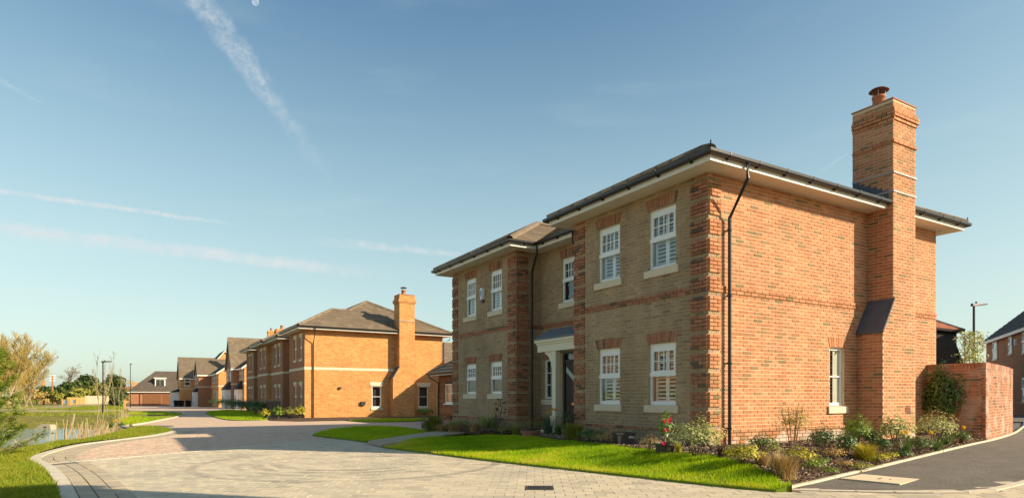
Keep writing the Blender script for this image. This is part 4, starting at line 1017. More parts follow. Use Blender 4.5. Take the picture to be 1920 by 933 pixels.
    r_ = MB(); up = Vector((0, 0, .05))
    for a, b in ((a0, a1), (b0, a1), (a1, a2), (a2, a3), (a3, c3), (c3, c2), (c2, c1_), (c1_, c0_), (c1_, d0), (a3, a4), (c3, c4)): ridge(r_, Vector(a) + up, Vector(b) + up, 'tile')
    r_.build('ridge_tiles', h)
    for q in (a0, d0, a4) if one else (a0,):
        MB().tube([Vector(q) + Vector((.02, .02, .02)), Vector(q) + Vector((-.03, -.03, .07)), Vector(q) + Vector((-.05, -.05, .15))], .012, 'black', 6).build('hip_iron', h)
    # ---- pipes
    if one:
        downpipe(h, [(.50, -.53, SOF + .08), (.50, -.53, SOF - .19), (.50, -.095, SOF - .86), (.50, -.095, .10)], (4.35, 3.05, 1.72, .43), (0, -1, 0))
        downpipe(h, [(.62, 7.03, SOF + .06), (.62, 7.03, SOF - .12), (.72, 7.47, SOF - .62), (.72, 7.47, .1)], (4.1, 3.0, 1.7, .5), (0, -1, 0))
        downpipe(h, [(.57, 5.2, SOF + .06), (.57, 5.2, SOF - .22), (.55, 4.46, SOF - .36)], (), (0, 1, 0))
    else:
        downpipe(h, [(.50, -.53, SOF + .08), (.50, -.53, SOF - .19), (.50, -.075, SOF - .8), (.50, -.075, .02)], (), (0, -1, 0))
        downpipe(h, [(.62, 7.0, SOF + .06), (.62, 7.0, SOF - .12), (1.0, 7.48, SOF - .62), (1.0, 7.48, .02)], (), (0, -1, 0))
        downpipe(h, [(L + .45, -.2, SOF + .05), (L + .45, -.2, SOF - .2), (L + .06, -.06, SOF - .4), (L + .06, -.06, .02)], (), (0, -1, 0))
    return h, Fs
H1, F1 = double_house('detached house with grey brick front, red quoins and tall red chimney on its sunlit end', (0, 0, 0), 8.68, 1)
F = F1['B2']; al = MB(); prf = [(-.10, .20), (0, .25), (.10, .20), (.065, -.16), (-.065, -.16)]
al.mesh([F.p(2.02 + u, .01, 4.38 + z) for u, z in prf] + [F.p(2.02 + u * .94, .10, 4.38 + z * .96) for u, z in prf], [(5, 6, 7, 8, 9)] + [(i, (i + 1) % 5, (i + 1) % 5 + 5, i + 5) for i in range(5)], 'white')
ab = al.build('alarm_box', H1)
em = MB(); em.mesh([F.p(2.02 + u * .5, .104, 4.38 + z * .5 + .03) for u, z in prf], [(0, 1, 2, 3, 4)], 'alarmblue'); em.build('emblem', ab)
MB().fbox(F, (1.94, 2.10), (.01, .09), (4.15, 4.215), 'black').build('strobe', ab)
FCH = Frame((0, -.6, 0), (1, 0, 0), (0, -1, 0)); vb = MB()
for k in range(5): vb.fbox(FCH, (5.98, 6.2), (.004, .013), (.66 + k * .042, .685 + k * .042), 'rust')
vb.build('air_brick', H1)
H2, F2 = double_house('detached orange brick house with stone string band and chimney facing the pink street', (-.79, 30.46, gz(30.46) - .1), 9.1, 2)
MB().fbox(F2['S'], (3.44, 3.72), (.0, .16), (.86, 1.08), 'potgrey').build('flue_box', H2)
MB().fbox(F2['S'], (2.05, 2.2), (.0, .12), (1.86, 1.98), 'potgrey').build('wall_lamp', H2)
H3, F3 = double_house('third brick house along the street, its bays seen end on beyond the orange one', (-.79, 43.0, gz(43) - .08), 9.1, 3)
for c_ in [c_ for c_ in H3.children if c_.name.startswith('chimney')]:      # this one has its only stack at the far end
    for d_ in list(c_.children): bpy.data.objects.remove(d_)
    bpy.data.objects.remove(c_)
m = MB(); m.box((2.4, 9.2, 5.8), (3.5, 10.1, 7.3), 'bw2'); m.box((2.34, 9.14, 7.3), (3.56, 10.16, 7.5), 'bw2'); m.box((2.4, 9.2, 7.5), (3.5, 10.1, 7.62), 'bw2')
s_ = m.build('rear_stack', H3); pots(s_, (2.95, 9.65, 7.62), False)
# ---- simpler houses
def volume(h, T, wb, fb, x0, x1, y0, y1, ze, zr, axis, wmat, tmat, ov=.3, white='fascia', band=None):
    z0 = -.5
    if axis == 'Y':
        xm_ = (x0 + x1) / 2
        for yy in (y0, y1): wb.face([(x0, yy, z0), (x1, yy, z0), (x1, yy, ze), (xm_, yy, zr), (x0, yy, ze)], wmat)
        for xx in (x0, x1): wb.face([(xx, y0, z0), (xx, y1, z0), (xx, y1, ze), (xx, y0, ze)], wmat)
        s = (zr - ze) / (xm_ - x0)
        A = [(x0 - ov, y0 - .2, ze - s * ov + .08), (x0 - ov, y1 + .2, ze - s * ov + .08), (xm_, y1 + .2, zr + .08), (xm_, y0 - .2, zr + .08)]
        Bq = [(x1 + ov, y0 - .2, ze - s * ov + .08), (x1 + ov, y1 + .2, ze - s * ov + .08), (xm_, y1 + .2, zr + .08), (xm_, y0 - .2, zr + .08)]
        for yy in (y0 - .2, y1 + .2):
            for a, b in (((x0 - ov, ze - s * ov), (xm_, zr)), ((xm_, zr), (x1 + ov, ze - s * ov))):
                fb.hexa([(a[0], yy - .02, a[1] - .16), (b[0], yy - .02, b[1] - .16), (b[0], yy + .02, b[1] - .16), (a[0], yy + .02, a[1] - .16), (a[0], yy - .02, a[1] + .06), (b[0], yy - .02, b[1] + .06), (b[0], yy + .02, b[1] + .06), (a[0], yy + .02, a[1] + .06)], white)
        for xx in (x0 - ov, x1 + ov): fb.box((xx - .02, y0 - .17, ze - s * ov - .14), (xx + .02, y1 + .17, ze - s * ov + .05), white)
    else:
        ym = (y0 + y1) / 2
        for xx in (x0, x1): wb.face([(xx, y0, z0), (xx, y1, z0), (xx, y1, ze), (xx, ym, zr), (xx, y0, ze)], wmat)
        for yy in (y0, y1): wb.face([(x0, yy, z0), (x1, yy, z0), (x1, yy, ze), (x0, yy, ze)], wmat)
        s = (zr - ze) / (ym - y0)
        A = [(x0 - .2, y0 - ov, ze - s * ov + .08), (x1 + .2, y0 - ov, ze - s * ov + .08), (x1 + .2, ym, zr + .08), (x0 - .2, ym, zr + .08)]
        Bq = [(x0 - .2, y1 + ov, ze - s * ov + .08), (x1 + .2, y1 + ov, ze - s * ov + .08), (x1 + .2, ym, zr + .08), (x0 - .2, ym, zr + .08)]
        for xx in (x0 - .2, x1 + .2):
            for a, b in (((y0 - ov, ze - s * ov), (ym, zr)), ((ym, zr), (y1 + ov, ze - s * ov))):
                fb.hexa([(xx - .02, a[0], a[1] - .16), (xx + .02, a[0], a[1] - .16), (xx + .02, b[0], b[1] - .16), (xx - .02, b[0], b[1] - .16), (xx - .02, a[0], a[1] + .06), (xx + .02, a[0], a[1] + .06), (xx + .02, b[0], b[1] + .06), (xx - .02, b[0], b[1] + .06)], white)
        for yy in (y0 - ov, y1 + ov): fb.box((x0 - .17, yy - .02, ze - s * ov - .14), (x1 + .17, yy + .02, ze - s * ov + .05), white)
    T.plane(A, tmat); T.plane(Bq, tmat)
    if band:
        sb = MB(); e = .02; zb = band
        for a in (((x0 - e, y0 - e, zb), (x1 + e, y0 + .02, zb + .16)), ((x0 - e, y0 + .021, zb), (x0 + .02, y1, zb + .16))): sb.box(*a, 'stone')
        sb.build('string_course', h)
def stack(h, x, y, z0, z1, w_=.9, d_=.6, mk='bw2'):
    m = MB(); m.box((x - w_ / 2, y - d_ / 2, z0), (x + w_ / 2, y + d_ / 2, z1 - .3), mk); m.box((x - w_ / 2 - .05, y - d_ / 2 - .05, z1 - .3), (x + w_ / 2 + .05, y + d_ / 2 + .05, z1 - .08), mk); m.box((x - w_ / 2, y - d_ / 2, z1 - .08), (x + w_ / 2, y + d_ / 2, z1), mk)
    c = m.build('chimney', h); pots(c, (x, y, z1), False)
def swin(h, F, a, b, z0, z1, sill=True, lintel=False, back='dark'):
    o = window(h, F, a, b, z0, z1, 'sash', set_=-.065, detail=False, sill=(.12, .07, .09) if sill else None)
    MB().fbox(F, (a + .05, b - .05), (.002, .02), (z0 + .05, z1 - .05), back).build('window_backing', o)  # dark panel behind the pane imitates an unlit room
    if lintel:
        MB().fbox(F, (a - .1, b + .1), (.0, .03), (z1 + .003, z1 + .22), 'stone').build('lintel', o)
def simple_house(label, loc, vols, wins, stacks=(), rz=0.0, tl=0, name='brick_house', group='detached brick houses along the street', gut=True):
    h = thing(name, label, 'house', loc, rz, group); T = Tiles(loc); wb, fb = MB(), MB()
    for v in vols: volume(h, T, wb, fb, *v[:9], **v[9])
    wb.build('wall', h); fb.build('bargeboard', h); T.finish(h, tl)
    for (kind, O, u, n, a, b, z0, z1) in wins: swin(h, Frame(O, u, n), a, b, z0, z1, lintel=kind == 'l')
    for s in stacks: stack(h, *s)
    return h
NX, NY, PY, PX_ = (-1, 0, 0), (0, -1, 0), (0, 1, 0), (1, 0, 0)
def porch_box(h, x0, x1, y0, y1, z1, zr, mk='upvc'):
    m = MB(); m.box((x0, y0, -.3), (x1, y1, z1), mk); o = m.build('porch', h)
    MB().hexa([(x0 - .15, y0 - .15, z1), (x1, y0 - .15, z1), (x1, y1 + .15, z1), (x0 - .15, y1 + .15, z1), (x1 - .1, y0 + .3, zr), (x1, y0 + .3, zr), (x1, y1 - .3, zr), (x1 - .1, y1 - .3, zr)], 'dtile').build('porch_roof', o)
    MB().box((x0 - .01, (y0 + y1) / 2 - .2, .2), (x0 - .002, (y0 + y1) / 2 + .2, 1.7), 'dark').build('door_glass', o)
    return o
# fourth house: gable wing to the street
y4 = 70.5; x4 = 1.4; zg = gz(y4) - .1
h4 = simple_house('brick house with steep brown roofed wing, white porch and bay window behind the hedge', (x4, y4, zg),
    [(0, 9, 0, 9, 5.1, 8.6, 'Y', 'bw2', 'dtile', dict(band=3.0)), (-.75, 7, 4.2, 10.2, 5.25, 8.9, 'X', 'bw3', 'tile', dict(band=3.0))],
    [('l', (0, 0, 0), PY, NX, 1.2, 2.0, 3.6, 4.9), ('l', (0, 0, 0), PY, NX, 2.8, 3.6, 3.6, 4.9), ('l', (-.75, 4.2, 0), PY, NX, 1.2, 2.0, 3.5, 4.9), ('l', (-.75, 4.2, 0), PY, NX, 3.6, 4.4, 3.5, 4.9)],
    [(4.5, 8.6, 7.5, 10.2)])
porch_box(h4, -.7, -.02, 1.2, 3.2, 2.4, 3.4); porch_box(h4, -1.5, -.77, 5.6, 8.4, 2.4, 3.4)
# fifth house
y5 = 91.0; x5 = .8; zg = gz(y5)
h5 = simple_house('brick house with sunlit gable end, slate roof and stone band beside a small round tree', (x5, y5, zg),
    [(0, 9, 0, 10, 5.1, 8.4, 'Y', 'bw2', 'dtile', dict(band=3.0)), (-1.8, 7, 10, 17, 5.1, 7.6, 'X', 'bw3', 'tile', dict(band=3.0))],
    [('l', (0, 0, 0), PY, NX, 1.0, 1.9, 3.6, 4.9), ('l', (0, 0, 0), PY, NX, 4.2, 5.1, 3.6, 4.9), ('l', (0, 0, 0), PY, NX, 7.4, 8.3, 3.6, 4.9), ('l', (0, 0, 0), PY, NX, 1.0, 1.9, .8, 2.2), ('l', (0, 0, 0), PY, NX, 4.4, 5.8, .3, 2.3),
     ('l', (-1.8, 10, 0), PY, NX, 1.2, 2.4, 3.6, 4.9), ('l', (-1.8, 10, 0), PY, NX, 4.5, 5.7, 3.6, 4.9)],
    [(4.0, 9.0, 7.4, 9.9)])
porch_box(h5, -2.5, -1.82, 11, 13, 2.3, 3.0)
# sixth, furthest in the row
y6 = 117.0; x6 = -2.6; zg = gz(y6)
h6 = simple_house('furthest brick house of the row, brown roof and white doors behind parked bins', (x6, y6, zg),
    [(0, 9, 0, 9, 5.1, 8.8, 'X', 'bw2', 'tile', dict(band=3.0)), (3, 10, -6, 2, 5.4, 9.6, 'Y', 'bw2', 'dtile', dict(band=3.0))],
    [('l', (0, 0, 0), PX_, NY, .6, 1.5, 3.6, 4.9), ('l', (0, 0, 0), PY, NX, 1.5, 2.5, 3.6, 4.9)], ())
porch_box(h6, -1.4, -.02, 3, 5.5, 2.5, 3.1)
# hipped garage block with a dormer, facing the viewer
p = AT(243, 760.5, 122.0); gl = thing('garage_block', 'low brown roofed brick garage block with white dormer at the end of the street', 'garage', (p[0], p[1], p[2]))
w7, d7, ze, zr = 15.0, 9.0, 2.75, 7.0; wb = MB()
for F, Ln in ((Frame((0, 0, 0), PX_, NY), w7), (Frame((0, 0, 0), PY, NX), d7), (Frame((w7, 0, 0), PY, PX_), d7), (Frame((0, d7, 0), PX_, PY), w7)): wall_face(wb, F, Ln, -1, ze, [], 'bw3')
wb.build('wall', gl); T = Tiles(p); o = .45; hh = d7 / 2 + o
e = [(-o, -o, ze), (w7 + o, -o, ze), (w7 + o, d7 + o, ze), (-o, d7 + o, ze), (-o + hh, d7 / 2, zr), (w7 + o - hh, d7 / 2, zr)]
for pl in ([e[0], e[1], e[5], e[4]], [e[1], e[2], e[5]], [e[2], e[3], e[4], e[5]], [e[3], e[0], e[4]]): T.plane(pl, 'mtile')
T.finish(gl, 0)
fb = MB(); fb.sweep([(w7 + o, -o, ze - .12), (-o, -o, ze - .12), (-o, d7 + o, ze - .12)], [(-.03, 0), (0, 0), (0, .16), (-.03, .16)], 'fascia'); fb.build('fascia', gl)
MB().box((1.6, -.06, -.5), (1.75, -.004, 2.45), 'dark').build('door_post', gl)
for k in range(2): MB().box((2.2 + k * 3.4, -.05, -.3), (5.4 + k * 3.4, -.003, 2.25), 'gdoor').build('garage_door', gl)
dm = MB(); dm.box((4.3, .9, ze + .9), (6.1, 3.4, ze + 2.65), 'upvc'); d_ = dm.build('dormer', gl)
MB().box((4.1, .72, ze + 2.65), (6.3, 3.8, ze + 2.85), 'fascia').build('dormer_roof', d_)
for k in range(2): MB().box((4.5 + k * .73, .86, ze + 1.2), (5.17 + k * .73, .895, ze + 2.45), 'dark').build('pane', d_)
# single storey garage beside the far end of the grey house
gx, gy = 4.1, 14.0; gh = thing('garage', 'single storey timber clad garage with hipped tile roof beside the grey brick house', 'garage', (gx, gy, -.05))
F = Frame((0, 0, 0), PY, NX); FN = Frame((0, 7.75, 0), PX_, PY); wb = MB(); opn = [(5.92, 6.95, .78, 1.78)]
wall_face(wb, F, 7.75, -.3, 2.3, opn, 'dark'); wall_face(wb, FN, 5, -.3, 2.3, [], 'bw3'); wall_face(wb, Frame((0, 0, 0), PX_, NY), 5, -.3, 2.3, [], 'bw3')
wb.build('wall', gh); wb = MB(); wall_face(wb, Frame((-.008, 0, 0), PY, NX), 7.75, -.3, .12, [], 'bw3'); wb.build('plinth', gh)
for k in range(15):
    z = .12 + k * .145; segs = [(0.0, 7.75)]
    if z + .14 > .80 and z < 1.76: segs = [(0, 5.90), (6.97, 7.75)]
    for a, b in segs: MB().hexa([F.p(a, .0, z), F.p(b, .0, z), F.p(b, .034, z), F.p(a, .034, z), F.p(a, .0, z + .140), F.p(b, .0, z + .140), F.p(b, .014, z + .140), F.p(a, .014, z + .140)], 'clad').build('plank', gh)
gw = window(gh, F, 5.92, 6.95, .78, 1.78, 'light2', set_=.0, detail=False); MB().fbox(F, (5.88, 6.99), (-.02, .09), (.72, .778), 'upvc').build('sill', gw)
cu = MB()
for k in range(9): cu.fbox(F, (5.97 + k * .105, 6.04 + k * .105), (-.16 - .02 * (k % 2), -.14), (.8, 1.76), 'curtain')
cu.build('curtain', gw)
T = Tiles((gx, gy, 0)); o = .4; ze = 2.34; hh = 2.5 + o; sl = .62
e = [(-o, -3, ze), (-o, 7.75 + o, ze), (5 + o, 7.75 + o, ze), (5 + o, -3, ze), (2.5, -3, ze + hh * sl), (2.5, 7.75 + o - hh, ze + hh * sl)]
for pl in ([e[0], e[1], e[5], e[4]], [e[1], e[2], e[5]], [e[2], e[3], e[4], e[5]]): T.plane(pl, 'tile')
T.finish(gh, 120)
rb = MB(); up = Vector((0, 0, .05)); ridge(rb, Vector(e[1]) + up, Vector(e[5]) + up, 'tile'); ridge(rb, Vector(e[5]) + up, Vector(e[4]) + up, 'tile'); rb.build('ridge_tiles', gh)
fb = MB(); fb.sweep([(-o + .02, -2.9, ze - .13), (-o + .02, 7.75 + o - .02, ze - .13), (5 + o, 7.75 + o - .02, ze - .13)], [(-.025, 0), (0, 0), (0, .13), (-.025, .13)], 'fascia'); fb.build('fascia', gh)
fb = MB(); fb.sweep([(-o, -2.9, ze - .02), (-o, 7.75 + o, ze - .02), (5 + o, 7.75 + o, ze - .02)], [(a + .05, b) for a, b in GPROF], 'black'); fb.build('gutter', gh)
downpipe(gh, [(-o - .05, 8.0, ze - .05), (-o - .05, 8.0, ze - .2), (-.06, 7.66, ze - .5), (-.06, 7.66, 0)], (), (-1, 0, 0))
# ---- curved garden wall
def curved_wall(paths, top):
    t = thing('garden_wall', 'curved red brick garden wall with brick on edge top joined to the house', 'garden wall', (8.2, -1.33, 0))
    O = Vector((8.2, -1.33, 0)); core = MB(); cands = []
    for path in paths:
        P = [np.array(p) for p in path]; seg = [np.hypot(*(b - a)) for a, b in zip(P, P[1:])]; cum = np.concatenate([[0], np.cumsum(seg)])
        def at(s_):
            i = min(len(seg) - 1, max(0, int(np.searchsorted(cum, s_) - 1))); r = (s_ - cum[i]) / seg[i]; d = (P[i + 1] - P[i]) / seg[i]
            return P[i] + (P[i + 1] - P[i]) * r, np.array([d[1], -d[0]])
        P_c = list(path); P_c = [P_c[0], (8.2, -1.2)] if len(P_c) == 2 else [tuple(at(.12)[0])] + [tuple(p) for p, c_ in zip(P, cum) if c_ > .2]
        core.sweep([(p[0] - O.x, p[1] - O.y, 0) for p in P_c], [(0.0, -.3), (0.0, top - .12), (.2, top - .12), (.2, -.3)], 'mortar')
        nc = int((top - .115) / .075)
        for j in range(-2, nc):
            s0 = -.1125 if j % 2 else 0
            while s0 < cum[-1]:
                a, b = max(0, s0) + .005, min(cum[-1], s0 + .225) - .005; s0 += .225
                if b - a > .03: cands.append((at(a), at(b), j * .075 + .02, j * .075 + .085, .007 + random.uniform(-.001, .0015), False))
        k = int(cum[-1] / .075)
        for i in range(k): cands.append((at(i * cum[-1] / k + .004), at((i + 1) * cum[-1] / k - .004), nc * .075 + .02, top, .010 + random.uniform(-.001, .0015), True))
    def vs(c, o=Vector()):
        (p, n0), (q, n1), z0, z1, d, cop = c; bk = .215 if cop else .0
        f = lambda P_, n_, k, z: (P_[0] + n_[0] * k - o.x, P_[1] + n_[1] * k - o.y, z - o.z)
        return [f(p, n0, -bk, z0), f(q, n1, -bk, z0), f(q, n1, d, z0), f(p, n0, d, z0), f(p, n0, -bk, z1), f(q, n1, -bk, z1), f(q, n1, d, z1), f(p, n0, d, z1)]
    core.build('core', t); sc = []
    for i, c in enumerate(cands):
        m_ = Vector(((c[0][0][0] + c[1][0][0]) / 2, (c[0][0][1] + c[1][0][1]) / 2, (c[2] + c[3]) / 2)); x, y, dp = proj(m_); v = (Vector(EYE) - m_).normalized(); f = v.x * c[0][1][0] + v.y * c[0][1][1]
        sc.append((-(np.hypot(*(c[1][0] - c[0][0])) / dp * f if (0 < x < IW and f > .05 and m_.z > .1) else 0), i))
    sc.sort(); top_ = set(i for s_, i in sc[:300] if s_ < 0); mb = MB()
    for i, c in enumerate(cands):
        if i in top_:
            o = Vector((*c[0][0], c[2])); b_ = MB().mesh(vs(c, o), MB.BF, 'wallred').build('brick', t); b_.location = o - O
        else: mb.mesh(vs(c, O), MB.BF, 'wallred')
    mb.build('brickwork', t, kind='stuff'); return t
GW2 = smooth_path([(8.2, -1.33)] + g2([(1864, 821), (1880, 817), (1893, 812.5), (1902, 806.5)]) + [(13.9, .9), (14.1, 3.0), (14.1, 8)])
curved_wall([[(8.2, -.02), (8.2, -1.33)], GW2], 1.90)
# ---- buildings to the right
p = AT(1793, 620, 36.0); hb = thing('boarded_barn', 'black weatherboarded building with clay tile hipped roof behind the house corner', 'barn', (p[0] - 13, p[1], 0)); wb = MB(); ze = p[2]
for F, Ln in ((Frame((0, 0, 0), PX_, NY), 13), (Frame((13, 0, 0), PY, PX_), 8), (Frame((0, 0, 0), PY, NX), 8)): wall_face(wb, F, Ln, -.5, ze, [], 'black')
wb.build('wall', hb)
for k in range(30): MB().hexa([(0, -.001, k * .16), (13, -.001, k * .16), (13, -.03, k * .16), (0, -.03, k * .16), (0, -.001, k * .16 + .158), (13, -.001, k * .16 + .158), (13, -.012, k * .16 + .158), (0, -.012, k * .16 + .158)], 'black').build('plank', hb) if k * .16 + .16 < ze else None
T = Tiles((p[0] - 13, p[1], 0)); o = .3; hh = 4.3
e = [(-o, -o, ze), (13 + o, -o, ze), (13 + o, 8 + o, ze), (-o, 8 + o, ze), (-o + hh, 4, ze + 2.4), (13 + o - hh, 4, ze + 2.4)]
for pl in ([e[0], e[1], e[5], e[4]], [e[1], e[2], e[5]], [e[2], e[3], e[4], e[5]]): T.plane(pl, 'rtile')
T.finish(hb, 0); rb = MB(); ridge(rb, Vector(e[1]) + up, Vector(e[5]) + up, 'dtile'); rb.sweep([(13 + o, 8, ze - .12), (13 + o, -o, ze - .12), (-o, -o, ze - .12)][::-1], [(0, 0), (0, .14), (.03, .14), (.03, 0)], 'black'); rb.build('roof_trim', hb)
simple_house('low slate roofed outbuilding beside the black barn', (p[0] + .1, p[1] + 1.0, 0), [(0, 2.6, 0, 5, 3.0, 4.6, 'Y', 'black', 'dtile', dict(white='black'))], [], name='outbuilding', group=None)
ang = TH + math.radians(26.9); far = AT(1849, 638, 46.8); Ly = 15.0
loc = far - np.array([math.sin(ang), math.cos(ang), 0]) * Ly
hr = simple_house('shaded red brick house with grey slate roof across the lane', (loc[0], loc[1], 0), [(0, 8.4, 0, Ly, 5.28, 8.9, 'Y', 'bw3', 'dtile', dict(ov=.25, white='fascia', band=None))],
    [('s', (0, 0, 0), PY, NX, Ly - 3.7, Ly - 2.4, 3.72, 4.92), ('s', (0, 0, 0), PY, NX, Ly - 7.7, Ly - 6.9, 3.85, 4.95), ('s', (0, 0, 0), PY, NX, Ly - 11.4, Ly - 10.2, 3.72, 4.92), ('s', (0, 0, 0), PY, NX, Ly - 11.4, Ly - 10.2, .8, 2.2)], rz=-ang, group='houses across the lane')
F = Frame((0, 0, 0), PY, NX); MB().mesh([F.p(Ly - 8.6 + u, .0, 4.42 + z) for u, z in prf] + [F.p(Ly - 8.6 + u, .10, 4.42 + z) for u, z in prf], [(5, 6, 7, 8, 9)] + [(i, (i + 1) % 5, (i + 1) % 5 + 5, i + 5) for i in range(5)], 'white').build('alarm_box', hr)
b_ = MB(); b_.sweep([(0, Ly, 2.95), (0, 0, 2.95)], [(-.02, 0), (-.02, .15), (.015, .15), (.015, 0)], 'bw3'); b_.build('string_course', hr)
lm = MB(); lm.lathe([(.05, .0), (.13, .0), (.10, .22), (.03, .28)], (-.12, Ly - 6.2, 2.3), 'black', 10); lm.build('wall_lantern', hr)
# invented houses out of view: one shades the lower edge, one shows in the windows
simple_house('tall brick house added out of view to shade the near paving', (-6.2, -17.0, 0), [(0, 5.1, 0, 9.3, 6.5, 8.0, 'X', 'bw3', 'dtile', dict(ov=.05))], [], group='houses across the lane')
simple_house('brick house added out of view to be mirrored in the windows', (-41, 31, -.1), [(0, 10, 0, 9, 5.0, 8.4, 'X', 'bw2', 'dtile', dict(band=3.0))],
    [('l', (0, 0, 0), PX_, NY, 1.5, 2.6, 3.4, 4.7), ('l', (0, 0, 0), PX_, NY, 6.5, 7.6, 3.4, 4.7), ('l', (10, 0, 0), PY, PX_, 2, 3.1, 3.4, 4.7), ('l', (10, 0, 0), PY, PX_, 6, 7.1, .8, 2.2)], group='houses beyond the pond')
simple_house('unseen brown roofed house behind the timber clad garage shading the orange wall', (9.45, 16.5, -.1), [(0, 9.2, 0, 9.5, 4.45, 7.5, 'Y', 'bw3', 'tile', dict(ov=.1))], [], group='houses behind the street')  # hidden house put in so its gable shades the orange wall
simple_house('tan roofed house glimpsed between the garage and the orange brick house', (17.0, 47, -.3), [(0, 10, 0, 9, 3.9, 7.0, 'X', 'bw2', 'tile', {}), (5, 9, -3, 4, 4.6, 7.6, 'Y', 'rtile', 'rtile', {})], [], group='houses behind the street')
p = AT(221, 750, 250.0)
simple_house('small orange brick gabled house with twin chimneys far beyond the pond', (p[0] - 3.2, p[1], -.8), [(0, 6.4, 0, 9, 3.9, 6.4, 'Y', 'bw2', 'dtile', {}), (2, 16, 3, 10, 3.6, 6.0, 'X', 'bw3', 'rtile', {})], [('s', (0, 0, 0), PX_, NY, 2.4, 4.0, .8, 2.6)], [(-1.0, 9.2, 2.5, 8.0, 1.6, 1.0), (9, 6.5, 4, 8.0, 1.6, 1.0)], group='houses beyond the pond')
p = AT(84, 752, 240.0)
simple_house('slate roofed cottage with orange chimney far beyond the bare trees', (p[0] - 3, p[1], -.8), [(0, 11, 0, 8, 2.8, 5.6, 'X', 'bw3', 'dtile', {})], [], [(2.3, 4, 4, 8.3, 1.2, 1.0)], group='houses beyond the pond')
# ================================================================== STREET FURNITURE
def lamp_post(px, depth, topz, base, label, arm=(1, 0), group='street lamps'):
    q = AT(px, HY, depth); t = thing('street_lamp', label, 'street lamp', (q[0], q[1], base), 0, group); h = topz - base
    MB().tube([(0, 0, -.2), (0, 0, 1.1)], .075, 'black', 10).build('base_sleeve', t); MB().tube([(0, 0, 1.1), (0, 0, h - .04)], [.052, .045], 'black', 10).build('pole', t)
    a = np.array([arm[0], arm[1], 0.0]); a /= np.linalg.norm(a); b = np.array([-a[1], a[0], 0])
    hd = MB(); P = lambda u, v, z: a * u + b * v + np.array([0, 0, z])
    hd.hexa([P(-.10, -.07, h - .06), P(.62, -.10, h + .02), P(.62, .10, h + .02), P(-.10, .07, h - .06), P(-.10, -.05, h + .06), P(.60, -.07, h + .07), P(.60, .07, h + .07), P(-.10, .05, h + .06)], 'black')
    hd.tube([P(.12, 0, h + .05), P(.12, 0, h + .14)], .04, 'black', 8); hd.build('lantern', t)
    MB().hexa([P(.2, -.07, h - .035), P(.56, -.08, h + .006), P(.56, .08, h + .006), P(.2, .07, h - .035), P(.2, -.07, h - .02), P(.56, -.08, h + .02), P(.56, .08, h + .02), P(.2, .07, h - .02)], 'lampglass').build('lens', t)
lamp_post(193, 50, 3.85, -.30, 'black street lamp among bare saplings at the pond edge', (1, -.2))
lamp_post(244.5, 95, 6.0, -.5, 'distant black street lamp beside the garage block', (.4, -1))
lamp_post(1826, 27, 5.0, 0, 'black street lamp behind the curved garden wall', (1, -.35))
def bin_(loc, label, rz=0):
    t = thing('wheelie_bin', label, 'wheelie bin', loc, rz, 'wheelie bins'); MB().hexa([(-.24, -.27, .06), (.24, -.27, .06), (.24, .25, .06), (-.24, .25, .06), (-.29, -.34, .98), (.29, -.34, .98), (.29, .36, .98), (-.29, .36, .98)], 'binblack').build('body', t)
    MB().hexa([(-.3, -.37, .98), (.3, -.37, .98), (.3, .38, .98), (-.3, .38, .98), (-.27, -.33, 1.04), (.27, -.33, 1.04), (.27, .34, 1.09), (-.27, .34, 1.09)], 'binblack').build('lid', t)
    for s in (-1, 1): MB().tube([(s * .22, .33, .1), (s * .27, .33, .1)], .1, 'potgrey', 12).build('wheel', t)
    return t
q = AT(513, 779, 37.5); bin_((q[0], q[1], gz(q[1])), 'black wheelie bin tucked beside the second orange brick bay', 1.57)
for k, (px, lb) in enumerate(((331, 'leftmost of the dark bins outside the furthest house'), (340, 'middle one of the dark bins outside the furthest house'), (353, 'rightmost of the dark bins outside the furthest house'))):
    q = AT(px, 760, 104 - k * 3); bin_((q[0], q[1], gz(q[1]) - .05), lb, 1.2)
def sign_board(px0, px1, y0, y1, dep, mk, label):
    a = AT(px0, y1, dep); b = AT(px1, y1, dep); t = thing('notice_board', label, 'notice board', tuple(a)); v = Vector(b - a); h = (y1 - y0) / FPX * dep
    z0 = (gz(a[1]) - .4) - a[2]
    for s in (-.12, 1.12): MB().tube([v * s + Vector((0, 0, z0)), v * s + Vector((0, 0, h + .25))], .13, 'timber', 6).build('post', t)
    n = Vector((-v.y, v.x, 0)).normalized() * .04
    MB().hexa([Vector(), v, v + n, n, Vector((0, 0, h)), v + Vector((0, 0, h)), v + n + Vector((0, 0, h)), n + Vector((0, 0, h))], mk).build('panel', t)
M['bluepanel'] = mat('pale_blue_panel', (.42, .60, .72), .5, .1, 3); M['greypanel'] = mat('pale_panel', (.60, .62, .55), .5, .1, 3)
sign_board(117.5, 126, 749.5, 756.5, 118, 'bluepanel', 'pale blue information board on timber posts by the far path'); sign_board(132.5, 141.5, 749, 755.5, 118, 'greypanel', 'pale grey information board on timber posts by the far path')
